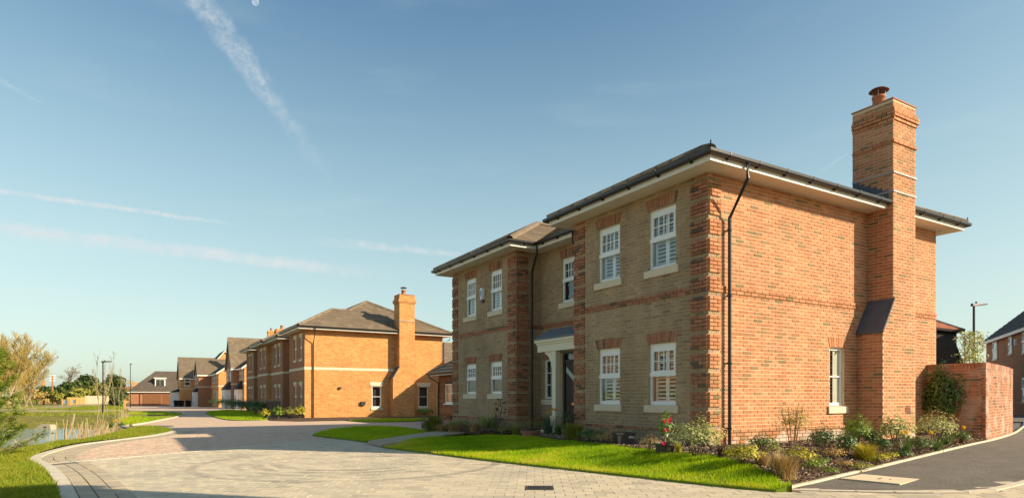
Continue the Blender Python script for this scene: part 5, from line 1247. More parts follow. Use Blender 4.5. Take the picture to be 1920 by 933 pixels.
# far boundary fence
def fence(px0, px1, dep0, dep1, hgt, mk, label, nP):
    a, b = AT(px0, 750, dep0), AT(px1, 750, dep1); t = thing('board_fence', label, 'fence', (a[0], a[1], gz(a[1]) - .15)); d = Vector((b - a)); d.z = 0; L = d.length; u = d.normalized(); n = Vector((-u.y, u.x, 0))
    for k in range(nP):
        P0, P1 = L * k / nP, L * (k + 1) / nP; m = MB(); c = int((P1 - P0) / .16)
        for i in range(c):
            s0, s1 = P0 + .06 + (P1 - P0 - .12) * i / c, P0 + .06 + (P1 - P0 - .12) * (i + .93) / c; e = .012 * (i % 2); hv = hgt + random.uniform(-.02, .02)
            m.hexa([u * s0 + n * e, u * s1 + n * e, u * s1 + n * (e + .02), u * s0 + n * (e + .02)] + [q + Vector((0, 0, hv)) for q in (u * s0 + n * e, u * s1 + n * e, u * s1 + n * (e + .02), u * s0 + n * (e + .02))], mk)
        m.build('fence_panel', t)
        p = u * P0; MB().box((p.x - .05, p.y - .05, 0), (p.x + .05, p.y + .05, hgt + .12), mk).build('post', t)
fence(126, 160, 132, 140, 1.75, 'fence', 'golden timber board fence behind the notice boards', 7); fence(160, 205, 140, 150, 2.1, 'greyfence', 'tall weathered pale board fence behind the lamp and saplings', 9)
q = G(234, 769); MB_p = MB().box((-.09, -.09, -.2), (.09, .09, 1.05), 'timber').box((-.11, -.11, 1.05), (.11, .11, 1.1), 'timber').build('bollard'); MB_p.location = (q[0], q[1], gz(q[1])); tag(MB_p, 'orange timber bollard at the street end of the verge', 'bollard')
q = AT(98.5, 750, 150); t = thing('utility_pole', 'red utility pole with white insulator arms above the far hedge', 'utility pole', (q[0], q[1], -.7)); MB().tube([(0, 0, 0), (0, 0, 6.9)], .16, 'terracotta', 8).build('pole', t)
for z in (5.6, 6.2, 6.8): MB().box((-.55, -.06, z), (.55, .06, z + .16), 'white').build('cross_arm', t)
# culvert headwall by the pond
q = GA(80, 803.5, WL); t = thing('culvert_headwall', 'pale concrete culvert headwall at the far edge of the pond', 'culvert', (q[0], q[1], WL - .1), -TH)
MB().mesh([(-.62, 0, 0), (.50, 0, 0), (.34, .06, .34), (-.18, .06, .36), (-.62, .5, 0), (.50, .5, 0), (.34, .5, .34), (-.18, .5, .36)], [(0, 1, 2, 3), (4, 7, 6, 5), (0, 4, 5, 1), (1, 5, 6, 2), (2, 6, 7, 3), (3, 7, 4, 0)], 'sandstone').build('headwall', t)
MB().mesh([(.1 + .09 * math.cos(k * PI / 6), -.004 + .03, .17 + .07 * math.sin(k * PI / 6)) for k in range(12)], [tuple(range(12))], 'dark').build('pipe_mouth', t)
# cut reed stakes along the bank
sf = thing('stake_fence', 'rough fence of cut pale reed stakes along the pond bank', 'stake fence', (0, 0, 0))
SP = g2([(112, 832.5), (135, 827), (160, 818), (185, 808), (205, 799), (222, 790), (237, 783)], -.05); L_ = [np.hypot(SP[i + 1][0] - SP[i][0], SP[i + 1][1] - SP[i][1]) for i in range(len(SP) - 1)]
for k in range(210):
    r = (k + random.random()) / 210 * sum(L_); i = 0
    while i < len(L_) - 1 and r > L_[i]: r -= L_[i]; i += 1
    f = r / L_[i]; x = SP[i][0] + (SP[i + 1][0] - SP[i][0]) * f + random.uniform(-.35, .25); y = SP[i][1] + (SP[i + 1][1] - SP[i][1]) * f + random.uniform(-.3, .3)
    h = random.uniform(.35, .75) + (.15 if f > .5 else 0); z = bank(x, y) - .1; r_ = random.uniform(.009, .017); lx, ly = random.gauss(.08, .16), random.gauss(0, .12)
    o = MB().tube([(0, 0, 0), (lx * .5 + random.gauss(0, .02), ly * .5, h * .5), (lx, ly, h)], [r_, r_ * .9, r_ * .6], 'stake', 5).build('stake', sf); o.location = (x, y, z)
MB().tube([(SP[1][0], SP[1][1], .25), (SP[2][0] - .3, SP[2][1], .5)], .03, 'stake', 5).build('rail', sf)
for k, (px, y, hpx) in enumerate(((22, 838, 22), (30, 840, 30), (44, 833, 24), (52, 832, 18), (66, 827, 20), (88, 826, 24), (93, 825, 28), (96, 827, 22), (104, 820, 34), (110, 818, 30), (118, 816, 26), (72, 815, 12))):
    q = GA(px, y, WL); d = (q - EYE) @ FW; h = .62 * hpx * d / FPX; o = MB().tube([(0, 0, -.2), (random.gauss(.02, .04), 0, h * .6), (random.gauss(.05, .08), 0, h)], [.016, .014, .008], 'stake', 6).build('reed_stalk'); o.location = (q[0], q[1], WL - .02)
    tag(o, 'single pale cut reed stalk standing in the pond water', 'reed stalk', 'reed stalks standing in the pond')
# ================================================================== PLANTS
def unit(n):
    v = rng.normal(size=(n, 3)); return v / np.linalg.norm(v, axis=1, keepdims=True)
def leaves(name, P, N, size, mk, parent=None, aspect=.5, tint=None, fold=.25, kind=None, droop=0.0):
    n = len(P); N = N / (np.linalg.norm(N, axis=1, keepdims=True) + 1e-9)
    a = np.cross(N, unit(n)); a /= np.linalg.norm(a, axis=1, keepdims=True) + 1e-9; b = np.cross(N, a)
    s = (size * rng.uniform(.6, 1.35, n))[:, None]
    a = a - np.array([0, 0, 1.0]) * droop; a /= np.linalg.norm(a, axis=1, keepdims=True)
    V = np.stack([P - a * s * .5, P + b * s * aspect * .5 + N * s * fold * .3, P + a * s * .5, P - b * s * aspect * .5 + N * s * fold * .3], 1).reshape(-1, 3)
    i = np.arange(n) * 4; F = np.stack([i, i + 1, i + 2, i, i + 2, i + 3], 1).reshape(-1, 3)
    T = np.clip(rng.uniform(0, 1, n) if tint is None else tint, 0, 1)
    return npmesh(name, V, F, mk, np.repeat(T, 4), parent, kind)
def cloud(n, r, shell=.55, low=-.2):
    u = unit(n); u[:, 2] = np.where(u[:, 2] < low, -u[:, 2] * .6, u[:, 2]); rad = rng.uniform(shell, 1, n) ** .6
    lump = 1 + .22 * np.sin(u[:, 0] * 5.3 + 1) * np.sin(u[:, 1] * 4.7 + 2) + .16 * np.sin(u[:, 2] * 8 + u[:, 0] * 6)
    return u * (rad * lump)[:, None] * np.array(r), u
def surf(x, y):
    X, Y = np.array([x]), np.array([y])
    if inside(BED1, X, Y)[0]: return bz(x, y)
    if inside(LAWN1, X, Y)[0]: return hz_(x, y)
    if inside(BED2, X, Y)[0]: return b2z(x, y)
    return gz(y, x) + .01
def spot(px, py, z=.08):
    ex = z - .08 if z > .1 else 0.0; zz = 0.0
    for _ in range(14): q = GA(px, py, min(zz, .9)); zz = .5 * zz + .5 * (surf(q[0], q[1]) + ex)
    xw = -.28 if (-.6 < q[1] < 4.6 or 7.2 < q[1] < 12.6) else .75
    if -1 < q[1] < 12.6 and q[0] > xw and q[0] < 9 and px < 1326:      # stand in front of the wall, not in it
        d = ray(px, py); q = EYE + d * ((xw - EYE[0]) / d[0]); zz = min(max(q[2], surf(q[0], q[1]) + ex), surf(q[0], q[1]) + ex + .06)
    q = np.array([q[0], q[1], zz]); return q, (q - EYE) @ FW
def bush(label, px, py, wpx, hpx, mk, n=420, leaf=.045, cat='shrub', z=.08, stems=True, group=None, name='shrub', shell=.45, aspect=.5, loc=None, dim=None, up=.5, droop=0.0, stem_m='bark'):
    q, d = spot(px, py, z) if loc is None else (np.array(loc), 0)
    r, h = (wpx * d / FPX / 2 * 1.28, hpx * d / FPX * 1.24) if dim is None else dim
    t = thing(name, label, cat, (q[0], q[1], q[2] - .02), rng.uniform(0, 6), group)
    n = int(n * 1.7); P, N = cloud(n, (r, r, h * .55), shell); P[:, 2] += h * .47; P[:, 2] = np.maximum(P[:, 2], .01); N = N + np.array([0, 0, up]) + unit(n) * .5
    leaves('foliage', P, N, np.full(n, leaf), mk, t, aspect, droop=droop)
    if stems:
        m = MB()
        for k in range(9):
            a = k * 2.4; x, y = r * .75 * math.cos(a) * random.uniform(.3, 1), r * .75 * math.sin(a) * random.uniform(.3, 1); m.tube([(x * .1, y * .1, -.05), (x * .5, y * .5, h * .45), (x, y, h * random.uniform(.6, .9))], [.010, .007, .003], stem_m, 5)
        m.build('stems', t)
    return t
def straps(name, n, r, h, wd, mk, parent, arch=.6, seed=0, tips=None):
    """long arching leaves from one crown"""
    V = []; F = []; T = []
    for k in range(n):
        a = random.uniform(0, 2 * PI); hh = h * random.uniform(.55, 1.1); out = r * random.uniform(.3, 1.15); w_ = wd * random.uniform(.7, 1.2); bx, by = random.gauss(0, r * .18), random.gauss(0, r * .18); t0 = random.random(); i = len(V)
        for s in range(5):
            u = s / 4; rr = out * u ** 1.4; zz = hh * (u * (1 + arch) - arch * u * u * 1.15) if arch else hh * u; ww = w_ * (1 - u ** 2.2) + .0006
            c = (bx + math.cos(a) * rr, by + math.sin(a) * rr, zz); sx, sy = -math.sin(a) * ww, math.cos(a) * ww
            V += [(c[0] - sx, c[1] - sy, c[2]), (c[0] + sx, c[1] + sy, c[2])]; T += [min(1, t0 * .7 + .3 * u)] * 2
        F += [(i + 2 * s, i + 2 * s + 1, i + 2 * s + 3, i + 2 * s + 2) for s in range(4)]
    return npmesh(name, V, F, mk, T, parent)
def tuft(label, px, py, wpx, hpx, mk='dry', n=260, wd=.004, z=.08, cat='grass tuft', group=None, arch=.7, name='grass_tuft'):
    q, d = spot(px, py, z); t = thing(name, label, cat, (q[0], q[1], q[2] - .02), 0, group); straps('leaves', int(n * 1.5) if n > 20 else n, wpx * d / FPX / 2 * 1.15, hpx * d / FPX * 1.15, wd * 1.25, mk, t, arch); return t
def daffs(label, px, py, wpx, hpx, nfl, z=.08, mk='blade', tone='yellow', n=60):
    q, d = spot(px, py, z); t = thing('daffodil_clump', label, 'daffodils', (q[0], q[1], q[2] - .02), 0, 'daffodils in flower'); r, h = wpx * d / FPX / 2, hpx * d / FPX
    straps('leaves', n, r, h * .8, .007, mk, t, .25)
    for k in range(nfl):
        a = random.uniform(0, 2 * PI); x, y, zz = r * .7 * math.cos(a), r * .7 * math.sin(a), h * random.uniform(.8, 1.05); m = MB(); c = Vector((x, y, zz)); f = Vector((-.5, -.8, .15)).normalized(); s = f.orthogonal().normalized(); u = f.cross(s)
        for i in range(6):
            b = i * PI / 3; p0 = s * math.cos(b) + u * math.sin(b); p1 = s * math.cos(b + .5) + u * math.sin(b + .5); p2 = s * math.cos(b - .5) + u * math.sin(b - .5); m.face([c, c + p1 * .026 + f * .006, c + p0 * .050, c + p2 * .026 + f * .006], tone)
        ring = lambda rr, ff: [c + (s * math.cos(q_ * PI / 4) + u * math.sin(q_ * PI / 4)) * rr + f * ff for q_ in range(8)]
        A, B_ = ring(.013, 0), ring(.019, .034); m.mesh(A + B_, [(i, (i + 1) % 8, (i + 1) % 8 + 8, i + 8) for i in range(8)], tone)
        m.tube([(x * .4, y * .4, 0), (x * .8, y * .8, zz * .7), (x, y, zz)], .004, 'blade', 4); m.build('flower', t)
    return t
def pot(label, px, py, wpx, hpx, mk, square=False, z=.08, prof=None, text=None):
    q, d = spot(px, py, z); t = thing('plant_pot', label, 'plant pot', (q[0], q[1], q[2] - .02), 0 if not square else -.35, None); r, h = wpx * d / FPX / 2, hpx * d / FPX
    if square:
        a, b = r * .80, r * .52
        ring = lambda s, zz: [(-a * s, -b * s, zz), (a * s, -b * s, zz), (a * s, b * s, zz), (-a * s, b * s, zz)]
        m = MB(); R = [ring(.74, 0), ring(.95, h * .86), ring(1.06, h * .86), ring(1.08, h), ring(.98, h), ring(.92, h * .8)]; m.mesh(sum(R, []), [(4 * k + i, 4 * k + (i + 1) % 4, 4 * k + 4 + (i + 1) % 4, 4 * k + 4 + i) for k in range(5) for i in range(4)] + [(3, 2, 1, 0)], mk)
        m.build('body', t); MB().face(ring(.93, h * .84), 'soil').build('compost', t)
        if text:
            fc = bpy.data.curves.new('mark', 'FONT'); fc.body = text; fc.size = h * .30; fc.extrude = .002; tmp = bpy.data.objects.new('mark', fc); COL.objects.link(tmp); bpy.context.view_layer.update()
            me = bpy.data.meshes.new_from_object(tmp.evaluated_get(bpy.context.evaluated_depsgraph_get())); bpy.data.objects.remove(tmp); me.materials.clear(); me.materials.append(M['white'])
            link('marking', me, t, Matrix.Translation((a * .28, -b * .95, h * .60)) @ Matrix.Rotation(PI / 2 - .12, 4, 'X'))
    else:
        MB().lathe([(0, 0), (r * .72, 0), (r * .90, h * .8), (r * .94, h * .8), (r, h * .84), (r, h), (r * .93, h), (r * .88, h * .82)], (0, 0, 0), mk, 24).build('body', t, smooth=False)
        MB().lathe([(r * .4, h * .14), (r * .775, h * .14)], (0, 0, 0), mk, 24)
        MB().lathe([(r * .89, h * .86), (0, h * .9)], (0, 0, 0), 'soil', 16).build('compost', t)
    return t, (q, r, h, z)
# mulch
def chips(name, poly, zf, n, parent=None):
    xs = [p[0] for p in poly]; ys = [p[1] for p in poly]; X = rng.uniform(min(xs), max(xs), n * 3); Y = rng.uniform(min(ys), max(ys), n * 3); k = inside(poly, X, Y); X, Y = X[k][:n], Y[k][:n]; n = len(X)
    Z = zgrid(poly, zf, X, Y) + rng.uniform(.004, .022, n); leaves(name, np.stack([X, Y, Z], 1), unit(n) * .5 + np.array([0, 0, 1]), np.full(n, .062), 'chip', parent, .38, kind='stuff', fold=.6)
chips('bark_mulch', BED1, bz, 22000); chips('bark_mulch', BED2, b2z, 5000)
# --- side bed
bush('pale variegated shrub covering the foot of the house corner', 1306, 857, 78, 60, 'varieg', 900, .055, aspect=.42, droop=.2)
tuft('brown dead stems at the foot of the downpipe', 1353, 861, 26, 34, 'brownfl', 90, .003, arch=.1, cat='dead stems', name='dead_stems')
bush('low euphorbia with pale yellow heads beyond the lawn end', 1392, 871, 52, 36, 'ygreen', 420, .05); 
bush('thin red brown nandina against the sunlit wall near the downpipe', 1408, 838, 26, 48, 'rust_leaf', 70, .04, shell=.2, up=0)
tuft('arching straw coloured grass tuft at the lawn edge', 1470, 895, 66, 44, 'dry', 420, .004)
tuft('thin dry grass clump under the yellow euphorbia', 1430, 872, 50, 26, 'dry', 160, .003)
bush('tall airy nandina with amber leaves by the white window', 1487, 850, 54, 88, 'rust_leaf', 420, .04, shell=.25, up=0)
bush('green mound with yellow heads in front of the amber nandina', 1497, 873, 48, 32, 'ygreen', 360, .045)
bush('narrow dark green upright shrub in mid bed', 1543, 852, 40, 48, 'dgreen', 480, .045, aspect=.4)
bush('small dark euonymus left of the tall green shrub', 1585, 856, 32, 42, 'dgreen', 300, .045)
bush('tall fresh green shrub under the window sill corner', 1606, 842, 40, 56, 'mgreen', 620, .045)
bush('slim dark shrub against the chimney side', 1634, 842, 24, 38, 'dgreen', 260, .045)
tuft('dense green gold grass tuft in the bark mulch', 1620, 861, 50, 30, 'ygreen', 420, .004, arch=.4)
bush('small dark shrub before the chimney corner', 1655, 853, 26, 34, 'dgreen', 240, .045)
bush('broad leaved green shrub with cream buds at the chimney foot', 1680, 839, 46, 50, 'varieg', 230, .11, aspect=.42, shell=.3, droop=.5)
daffs('daffodils with two yellow flowers beside the broad leaved shrub', 1699, 852, 36, 46, 2)
bush('rounded variegated hebe with daffodils before it', 1752, 834, 62, 52, 'varieg', 900, .045)
bush('low dark mound between the daffodil clumps', 1724, 848, 34, 28, 'dgreen', 380, .035)
daffs('daffodils with one low yellow flower near the bed edge', 1756, 845, 40, 38, 1, n=80)
daffs('daffodils with two yellow flowers beside the rounded hebe', 1775, 834, 34, 40, 2)
daffs('lone daffodil below the climbing shrub by the garden wall', 1806, 830, 18, 34, 1)
bush('small dark hebe at the foot of the garden wall', 1803, 832, 26, 22, 'dgreen', 240, .035)
for i, (px, py, mk, lb) in enumerate(((1538, 868, 'mgreen', 'small green seedling clump in the open mulch'), (1583, 874, 'rust_leaf', 'sprawling russet seedling near the lane edge'), (1668, 858, 'ygreen', 'tiny lime seedling by the chimney grass tuft'), (1452, 846, 'mgreen', 'low bright green leaves against the stained wall foot'), (1556, 886, 'mgreen', 'green weed at the lane edging'))):
    bush(lb, px, py, 26, 12, mk, 90, .04, stems=False, name='seedling', cat='seedling')
for lb, px, py, w_, h_, mk, n_, lf in (('straggly dry stemmed plant between the nandinas', 1446, 860, 34, 26, 'dry', 120, .03), ('low spreading green mat in the middle of the mulch', 1520, 876, 44, 14, 'mgreen', 200, .035), ('russet sprawling plant between the dark shrubs', 1562, 860, 34, 22, 'rust_leaf', 170, .035),
        ('low olive mat at the edge of the lane below the grass tuft', 1608, 879, 44, 13, 'olive', 220, .035), ('lime and green mound between grass tuft and chimney daffodils', 1646, 866, 36, 18, 'ygreen', 220, .035), ('dark green mat in front of the broad leaved shrub', 1690, 857, 34, 14, 'dgreen', 220, .035), ('dry tangled stems against the wall between window and nandina', 1530, 838, 34, 34, 'dry', 110, .03), ('leafy green shrub filling the wall foot behind the euphorbia', 1430, 846, 44, 30, 'mgreen', 260, .045)):
    bush(lb, px, py, w_, h_, mk, n_, lf)
# climbing evergreen on the garden wall
t = thing('climbing_shrub', 'dark evergreen shrub trained up the shaded garden wall', 'climber', (8.05, -.55, .05)); m = MB()
for k in range(6): m.tube([(-.02 + .03 * k % .07, -.45 + .16 * k, 0), (-.03, -.3 + .12 * k, .45), (-.02, -.42 + .17 * k, 1.0)], [.014, .010, .006], 'palebark', 5)
m.build('stems', t); P, N = cloud(1500, (.17, .50, .62), .2, -1); P += np.array([-.02, .12, 1.13]); P[:, 0] = np.minimum(P[:, 0], .12); N = N + np.array([-1, -.4, .4]); P[:, 2] += .12 * np.sin(P[:, 1] * 9); leaves('foliage', P, N, np.full(1500, .08), 'dgreen', t, .5)
# trained screen above the wall
t = thing('trained_evergreen', 'glossy pale green evergreen screen on canes above the garden wall', 'screen plant', (10.62, .0, .05)); u = np.array([.80, -.25, 0]); 
n = 1100; P = np.stack([rng.uniform(-.42, .42, n), rng.normal(0, .13, n), rng.uniform(1.45, 2.86, n)], 1); P[:, 2] -= np.abs(P[:, 0]) * rng.uniform(0, .35, n); leaves('foliage', P, np.array([-.2, -1, .4]) + unit(n) * .9, np.full(n, .105), 'varieg', t, .42, droop=.2)
m = MB(); [m.tube([(x, 0, 0), (x, 0, 2.75)], .013, 'palebark', 5) for x in (-.38, -.1, .15, .38)]; [m.tube([(-.42, -.02, z), (.42, -.02, z)], .009, 'palebark', 5) for z in (1.95, 2.2, 2.5)]; m.build('cane_frame', t)
t = thing('laurel_hedge', 'low leafy laurel between the house corner and the trained screen', 'hedge', (9.75, 1.3, .05)); n = 900; P = np.stack([rng.uniform(-.6, 1.0, n), rng.normal(0, .15, n), rng.uniform(1.2, 2.28, n)], 1); leaves('foliage', P, np.array([-.2, -1, .5]) + unit(n) * .9, np.full(n, .10), 'mgreen', t, .45)
m = MB(); [m.tube([(x, 0, 0), (x, 0, 2.3)], .014, 'palebark', 5) for x in (-.5, .1, .6)]; m.tube([(-.6, 0, 2.33), (1.0, 0, 2.30)], .014, 'palebark', 5); m.build('cane_frame', t)
# --- front bed of the grey house
pt, (q, r, h, z) = pot('round brown plastic pot holding the pink camellia', 1247, 850, 42, 23, 'potbrown')
t = thing('camellia', 'young camellia with pink flowers growing in the round brown pot', 'camellia', (q[0], q[1], q[2] + h - .05)); H_ = 62 * ((q - EYE) @ FW) / FPX
m = MB(); m.tube([(0, 0, -.03), (.01, 0, H_ * .5), (-.01, .01, H_ * .98)], [.011, .009, .004], 'palebark', 6)
for a, z0, z1, l in ((.3, .2, .5, .12), (2.4, .3, .62, .12), (4.2, .15, .35, .11), (5.4, .4, .72, .10), (1.4, .5, .8, .08)): m.tube([(0, 0, H_ * z0), (l * math.cos(a) * .6, l * math.sin(a) * .6, H_ * (z0 + z1) / 2), (l * math.cos(a), l * math.sin(a), H_ * z1)], [.006, .004, .003], 'palebark', 5)
m.build('stem', t); n = 150; P, N = cloud(n, (.15, .15, H_ * .36), .2, -1); P[:, 2] += H_ * .56; top = np.stack([rng.normal(0, .02, 14), rng.normal(0, .02, 14), rng.uniform(H_ * .85, H_ * 1.02, 14)], 1); leaves('leaves', np.vstack([P, top]), np.vstack([N, unit(14)]) + np.array([-.3, -.6, .5]), np.full(n + 14, .062), 'mgreen', t, .5, tint=rng.uniform(.0, .6, n + 14))
def rose(c, r):
    m = MB(); f = Vector((-.55, -.75, .3)).normalized(); s = f.orthogonal().normalized(); u = f.cross(s); c = Vector(c)
    for ring_, nn in ((1.0, 7), (.68, 6), (.38, 5)):
        for i in range(nn):
            b = i * 2 * PI / nn + ring_ * 2; d = s * math.cos(b) + u * math.sin(b); e = s * math.cos(b + .55) + u * math.sin(b + .55); g = s * math.cos(b - .55) + u * math.sin(b - .55)
            m.face([c + f * (1 - ring_) * r * .3, c + e * r * ring_ * .75 + f * r * (.75 - ring_ * .45), c + d * r * ring_ + f * r * (.8 - ring_ * .5), c + g * r * ring_ * .75 + f * r * (.75 - ring_ * .45)], 'pinkfl')
    return m
for c, r_ in (((-.075, -.07, H_ * .72), .047), ((.0, -.09, H_ * .70), .045), ((.07, -.05, H_ * .78), .035), ((-.07, -.1, H_ * .43), .048), ((-.16, -.13, .03), .045)): rose(c, r_).build('flower', t)
MB().hexa([(-.10, -.145, .15), (-.078, -.145, .14), (-.078, -.143, .14), (-.10, -.143, .15), (-.09, -.145, .205), (-.068, -.145, .195), (-.068, -.143, .195), (-.09, -.143, .205)], 'white').build('plant_tag', t)
bush('golden dry heather left of the camellia pot', 1220, 847, 34, 30, 'dry', 320, .03, aspect=.3)
tuft('small yellow green bulb shoots between camellia pot and variegated shrub', 1272, 848, 16, 22, 'ygreen', 40, .006, arch=.2)
pot('dark grey square planter with white marks beside the lawn', 1170, 834, 46, 26, 'potgrey', True, text='841')
t = tuft('bare dark twigs in the grey square planter', 1168, 832, 14, 40, 'brownfl', 12, .003, arch=.0, cat='twigs', name='bare_twigs')
bush('brown and cream low heath left of the square planter', 1136, 832, 42, 22, 'rust_leaf', 320, .028)
tuft('single tall bare cane leaning before the left ground floor window', 1146, 832, 4, 58, 'dry', 2, .012, arch=.0, cat='cane', name='bare_cane')
tuft('forked pale bare stick in front of the corner quoin', 1297, 826, 5, 52, 'palecane' if 'palecane' in M else 'dry', 2, .006, arch=.0, cat='stick', name='bare_stick')
bush('dark leafy shrub against the wall foot near the front door', 1108, 828, 40, 24, 'dgreen', 320, .045)
bush('sparse bare stemmed shrub with seed heads under the left window', 1128, 818, 30, 38, 'brownfl', 26, .03, shell=.4)
tuft('bushy olive grass tuft beside the front door', 1076, 826, 56, 32, 'olive', 480, .004)
bush('dark lily leaves in front of the black front door', 1066, 808, 24, 42, 'dgreen', 130, .06, aspect=.3)
pot('terracotta bowl planter on the path edge', 995, 816, 38, 18, 'terracotta', z=.06)
bush('brown green heath spilling from the terracotta bowl', 995, 802, 66, 34, 'olive', 700, .03, aspect=.3, z=.19)
daffs('blue green daffodils with yellow flowers by the porch post', 1028, 812, 42, 46, 4, z=.07, mk='blueblade', n=90)
bush('low dark green ground cover before the porch post', 1030, 817, 46, 20, 'dgreen', 420, .04)
tuft('small green shoots right of the terracotta bowl', 1046, 816, 24, 22, 'blade', 70, .006, arch=.3)
t = bush('spent hydrangea with round brown heads in a dark pot', 934, 806, 36, 52, 'brownfl', 18, .02, stems=True)
for k in range(13):
    a = rng.uniform(0, 6.28); rr = rng.uniform(.05, .30); P, N = cloud(26, (.035, .035, .03), .7, -1); P += np.array([rr * math.cos(a), rr * math.sin(a), rng.uniform(.50, .95)]); leaves('flower_head', P, N, np.full(26, .03), 'brownfl', t, .8)
pot('dark pot holding the spent hydrangea', 944, 807, 26, 18, 'potgrey', z=.06)
daffs('daffodils with two yellow flowers in front of the left bay', 930, 808, 26, 44, 2, z=.06, n=44)
tuft('striped yellow green strappy leaves below the left bay window', 912, 807, 50, 26, 'varieg', 120, .009, z=.06, arch=.5)
bush('mixed green and straw perennials beside the striped leaves', 950, 809, 40, 22, 'olive', 260, .05, z=.06)
bush('low leafy green plants left of the purple plant pot', 862, 806, 36, 18, 'mgreen', 220, .05, z=.06)
tuft('fine green grass tuft at the foot of the red quoin', 968, 804, 30, 26, 'olive', 120, .005, z=.06)
pot('small dark pot holding the purple plant', 874, 800, 24, 16, 'potgrey', z=.06)
bush('deep purple leaved plant in a small dark pot', 874, 790, 38, 34, 'purple', 240, .075, z=.2, aspect=.35)
tuft('dry tawny grass below the left pair of windows', 855, 805, 44, 24, 'dry', 240, .006, z=.06)
tuft('tall green tawny grass at the far end of the grey house', 812, 803, 52, 32, 'olive', 340, .007, z=.06)
tuft('short tawny grass behind the second lawn', 832, 806, 40, 20, 'dry', 220, .006, z=.06)
bush('dark mulch shrub at the end of the far bed', 846, 795, 24, 18, 'brownfl', 160, .05, z=.06)
tuft('straw grass between hydrangea and striped leaves', 890, 808, 36, 16, 'dry', 160, .006, z=.06)
# --- planting of the houses beyond
for px, py, w_, h_, mk, lf, lb in ((497, 785, 18, 16, 'ygreen', .12, 'yellow shrub at the end of the far lawn'), (521, 785, 14, 20, 'mgreen', .12, 'bright green shrub beside the yellow one'), (543, 784, 26, 18, 'olive', .12, 'olive shrub with white tips under the near bay'), (562, 784, 18, 20, 'ygreen', .12, 'golden shrub left of the orange house corner'),
                               (613, 781, 30, 18, 'mgreen', .10, 'fresh green clump near the orange house downpipe'), (655, 779, 18, 12, 'olive', .10, 'low olive mound mid wall of the orange house'), (690, 780, 26, 14, 'mgreen', .10, 'green mound left of the white framed window'), (735, 778, 36, 20, 'dgreen', .12, 'dark shrub below the orange chimney'), (768, 778, 30, 18, 'dgreen', .12, 'dark shrub right of the orange chimney'),
                               (636, 780, 8, 14, 'olive', .08, 'tiny upright plant on the orange wall'), (796, 779, 26, 14, 'mgreen', .1, 'low green shrub under the shaded far window'), (801, 772, 18, 28, 'purple', .10, 'purple leaved shrub beside the garage downpipe')):
    bush(lb, px, py, w_, h_, mk, 260, lf, z=.0)
for k, (px, py) in enumerate(((408, 763), (424, 765), (438, 768), (452, 770), (466, 773), (479, 776), (490, 778))):
    bush(('farthest left', 'second from the left', 'third from the left', 'middle', 'third from the bin', 'second from the bin', 'nearest to the bin')[k] + ' of the dark shrubs edging the far lawn', px, py, 26 + k, 16 + k, 'dgreen', 300, .16, z=-.05, group='dark shrubs along the far lawn')
def ball_tree(px, py, hpx, label):
    q, d = spot(px, py, 0); h = hpx * d / FPX; t = thing('topiary_tree', label, 'tree', (q[0], q[1], q[2])); MB().tube([(0, 0, -.1), (0, 0, h * .7)], .04, 'bark', 6).build('trunk', t); P, N = cloud(420, (h * .27,) * 3, .5, -1); P[:, 2] += h * .74; leaves('crown', P, N, np.full(420, .16), 'brownfl', t)
ball_tree(411, 760, 18, 'small round topiary tree before the sunlit gable')
# ================================================================== TREES
def grow(H, nbr=9, levels=3, spread=.55, droop=0.0, up=.35, trunk_r=.03, start=.25, lr=.42, seed=1, lean=.06, kids=5):
    R = random.Random(seed); segs = []
    def branch(p, d, L, r, lv):
        n = 4 if lv < 2 else 3; pts = [p]; rs = [r]
        for i in range(n):
            d = (d + Vector((R.gauss(0, .13), R.gauss(0, .13), R.gauss(0, .10) + up * .12 - droop * lv * .1))).normalized(); p = p + d * (L / n); pts.append(p); rs.append(r * (1 - .75 * (i + 1) / n))
        segs.append((pts, rs, lv))
        if lv < levels:
            for k in range(kids if lv else nbr):
                u = (start + (1 - start) * (k + R.random()) / (nbr if lv == 0 else kids)) if lv == 0 else R.uniform(.25, 1); i = min(n - 1, int(u * n)); q = pts[i].lerp(pts[i + 1], u * n - i); a = R.uniform(0, 2 * PI)
                dd = (pts[i + 1] - pts[i]).normalized(); s = dd.orthogonal().normalized(); s = (s * math.cos(a) + dd.cross(s) * math.sin(a)); nd = (dd * (1 - spread) + s * spread + Vector((0, 0, up))).normalized()
                branch(q, nd, L * lr * R.uniform(.75, 1.2) * ((1.25 - .55 * u) if lv == 0 else 1), max(.003, r * .38), lv + 1)
    branch(Vector((0, 0, -.2)), Vector((R.gauss(0, lean), R.gauss(0, lean), 1)), H, H * trunk_r, 0); return segs
def bare_tree(name, label, loc, H, bark, twig, group=None, tw=1.0, **kw):
    t = thing(name, label, 'tree', loc, 0, group); segs = grow(H, **kw); a, b = MB(), MB()
    for pts, rs, lv in segs:
        if lv == 0: a.tube(pts, rs, bark, 8)
        elif lv == 1: a.tube(pts, rs, bark, 5, cap=False)
        else: b.tube(pts, [max(r, .006 * tw) for r in rs], twig, 3, cap=False)
    a.build('trunk', t); b.build('crown', t); return t
wl = [bare_tree('willow_tree', '', (0, 0, 0), 7.0, 'palebark', 'twig', None, 2.0, nbr=20, levels=3, spread=.5, up=.45, start=.16, lr=.44, seed=s_, kids=10, trunk_r=.018) for s_ in (3, 5, 8)]
used = set()
WT = [(-70, 768, 7.6), (-38, 767, 7.4), (-12, 768, 7.2), (12, 769, 7.2), (24, 768, 7.0), (40, 767, 6.6), (46, 766, 6.4), (62, 765, 5.6), (-100, 769, 7.6), (0, 764, 7.0), (53, 763, 6.0), (-55, 763, 7.6)]
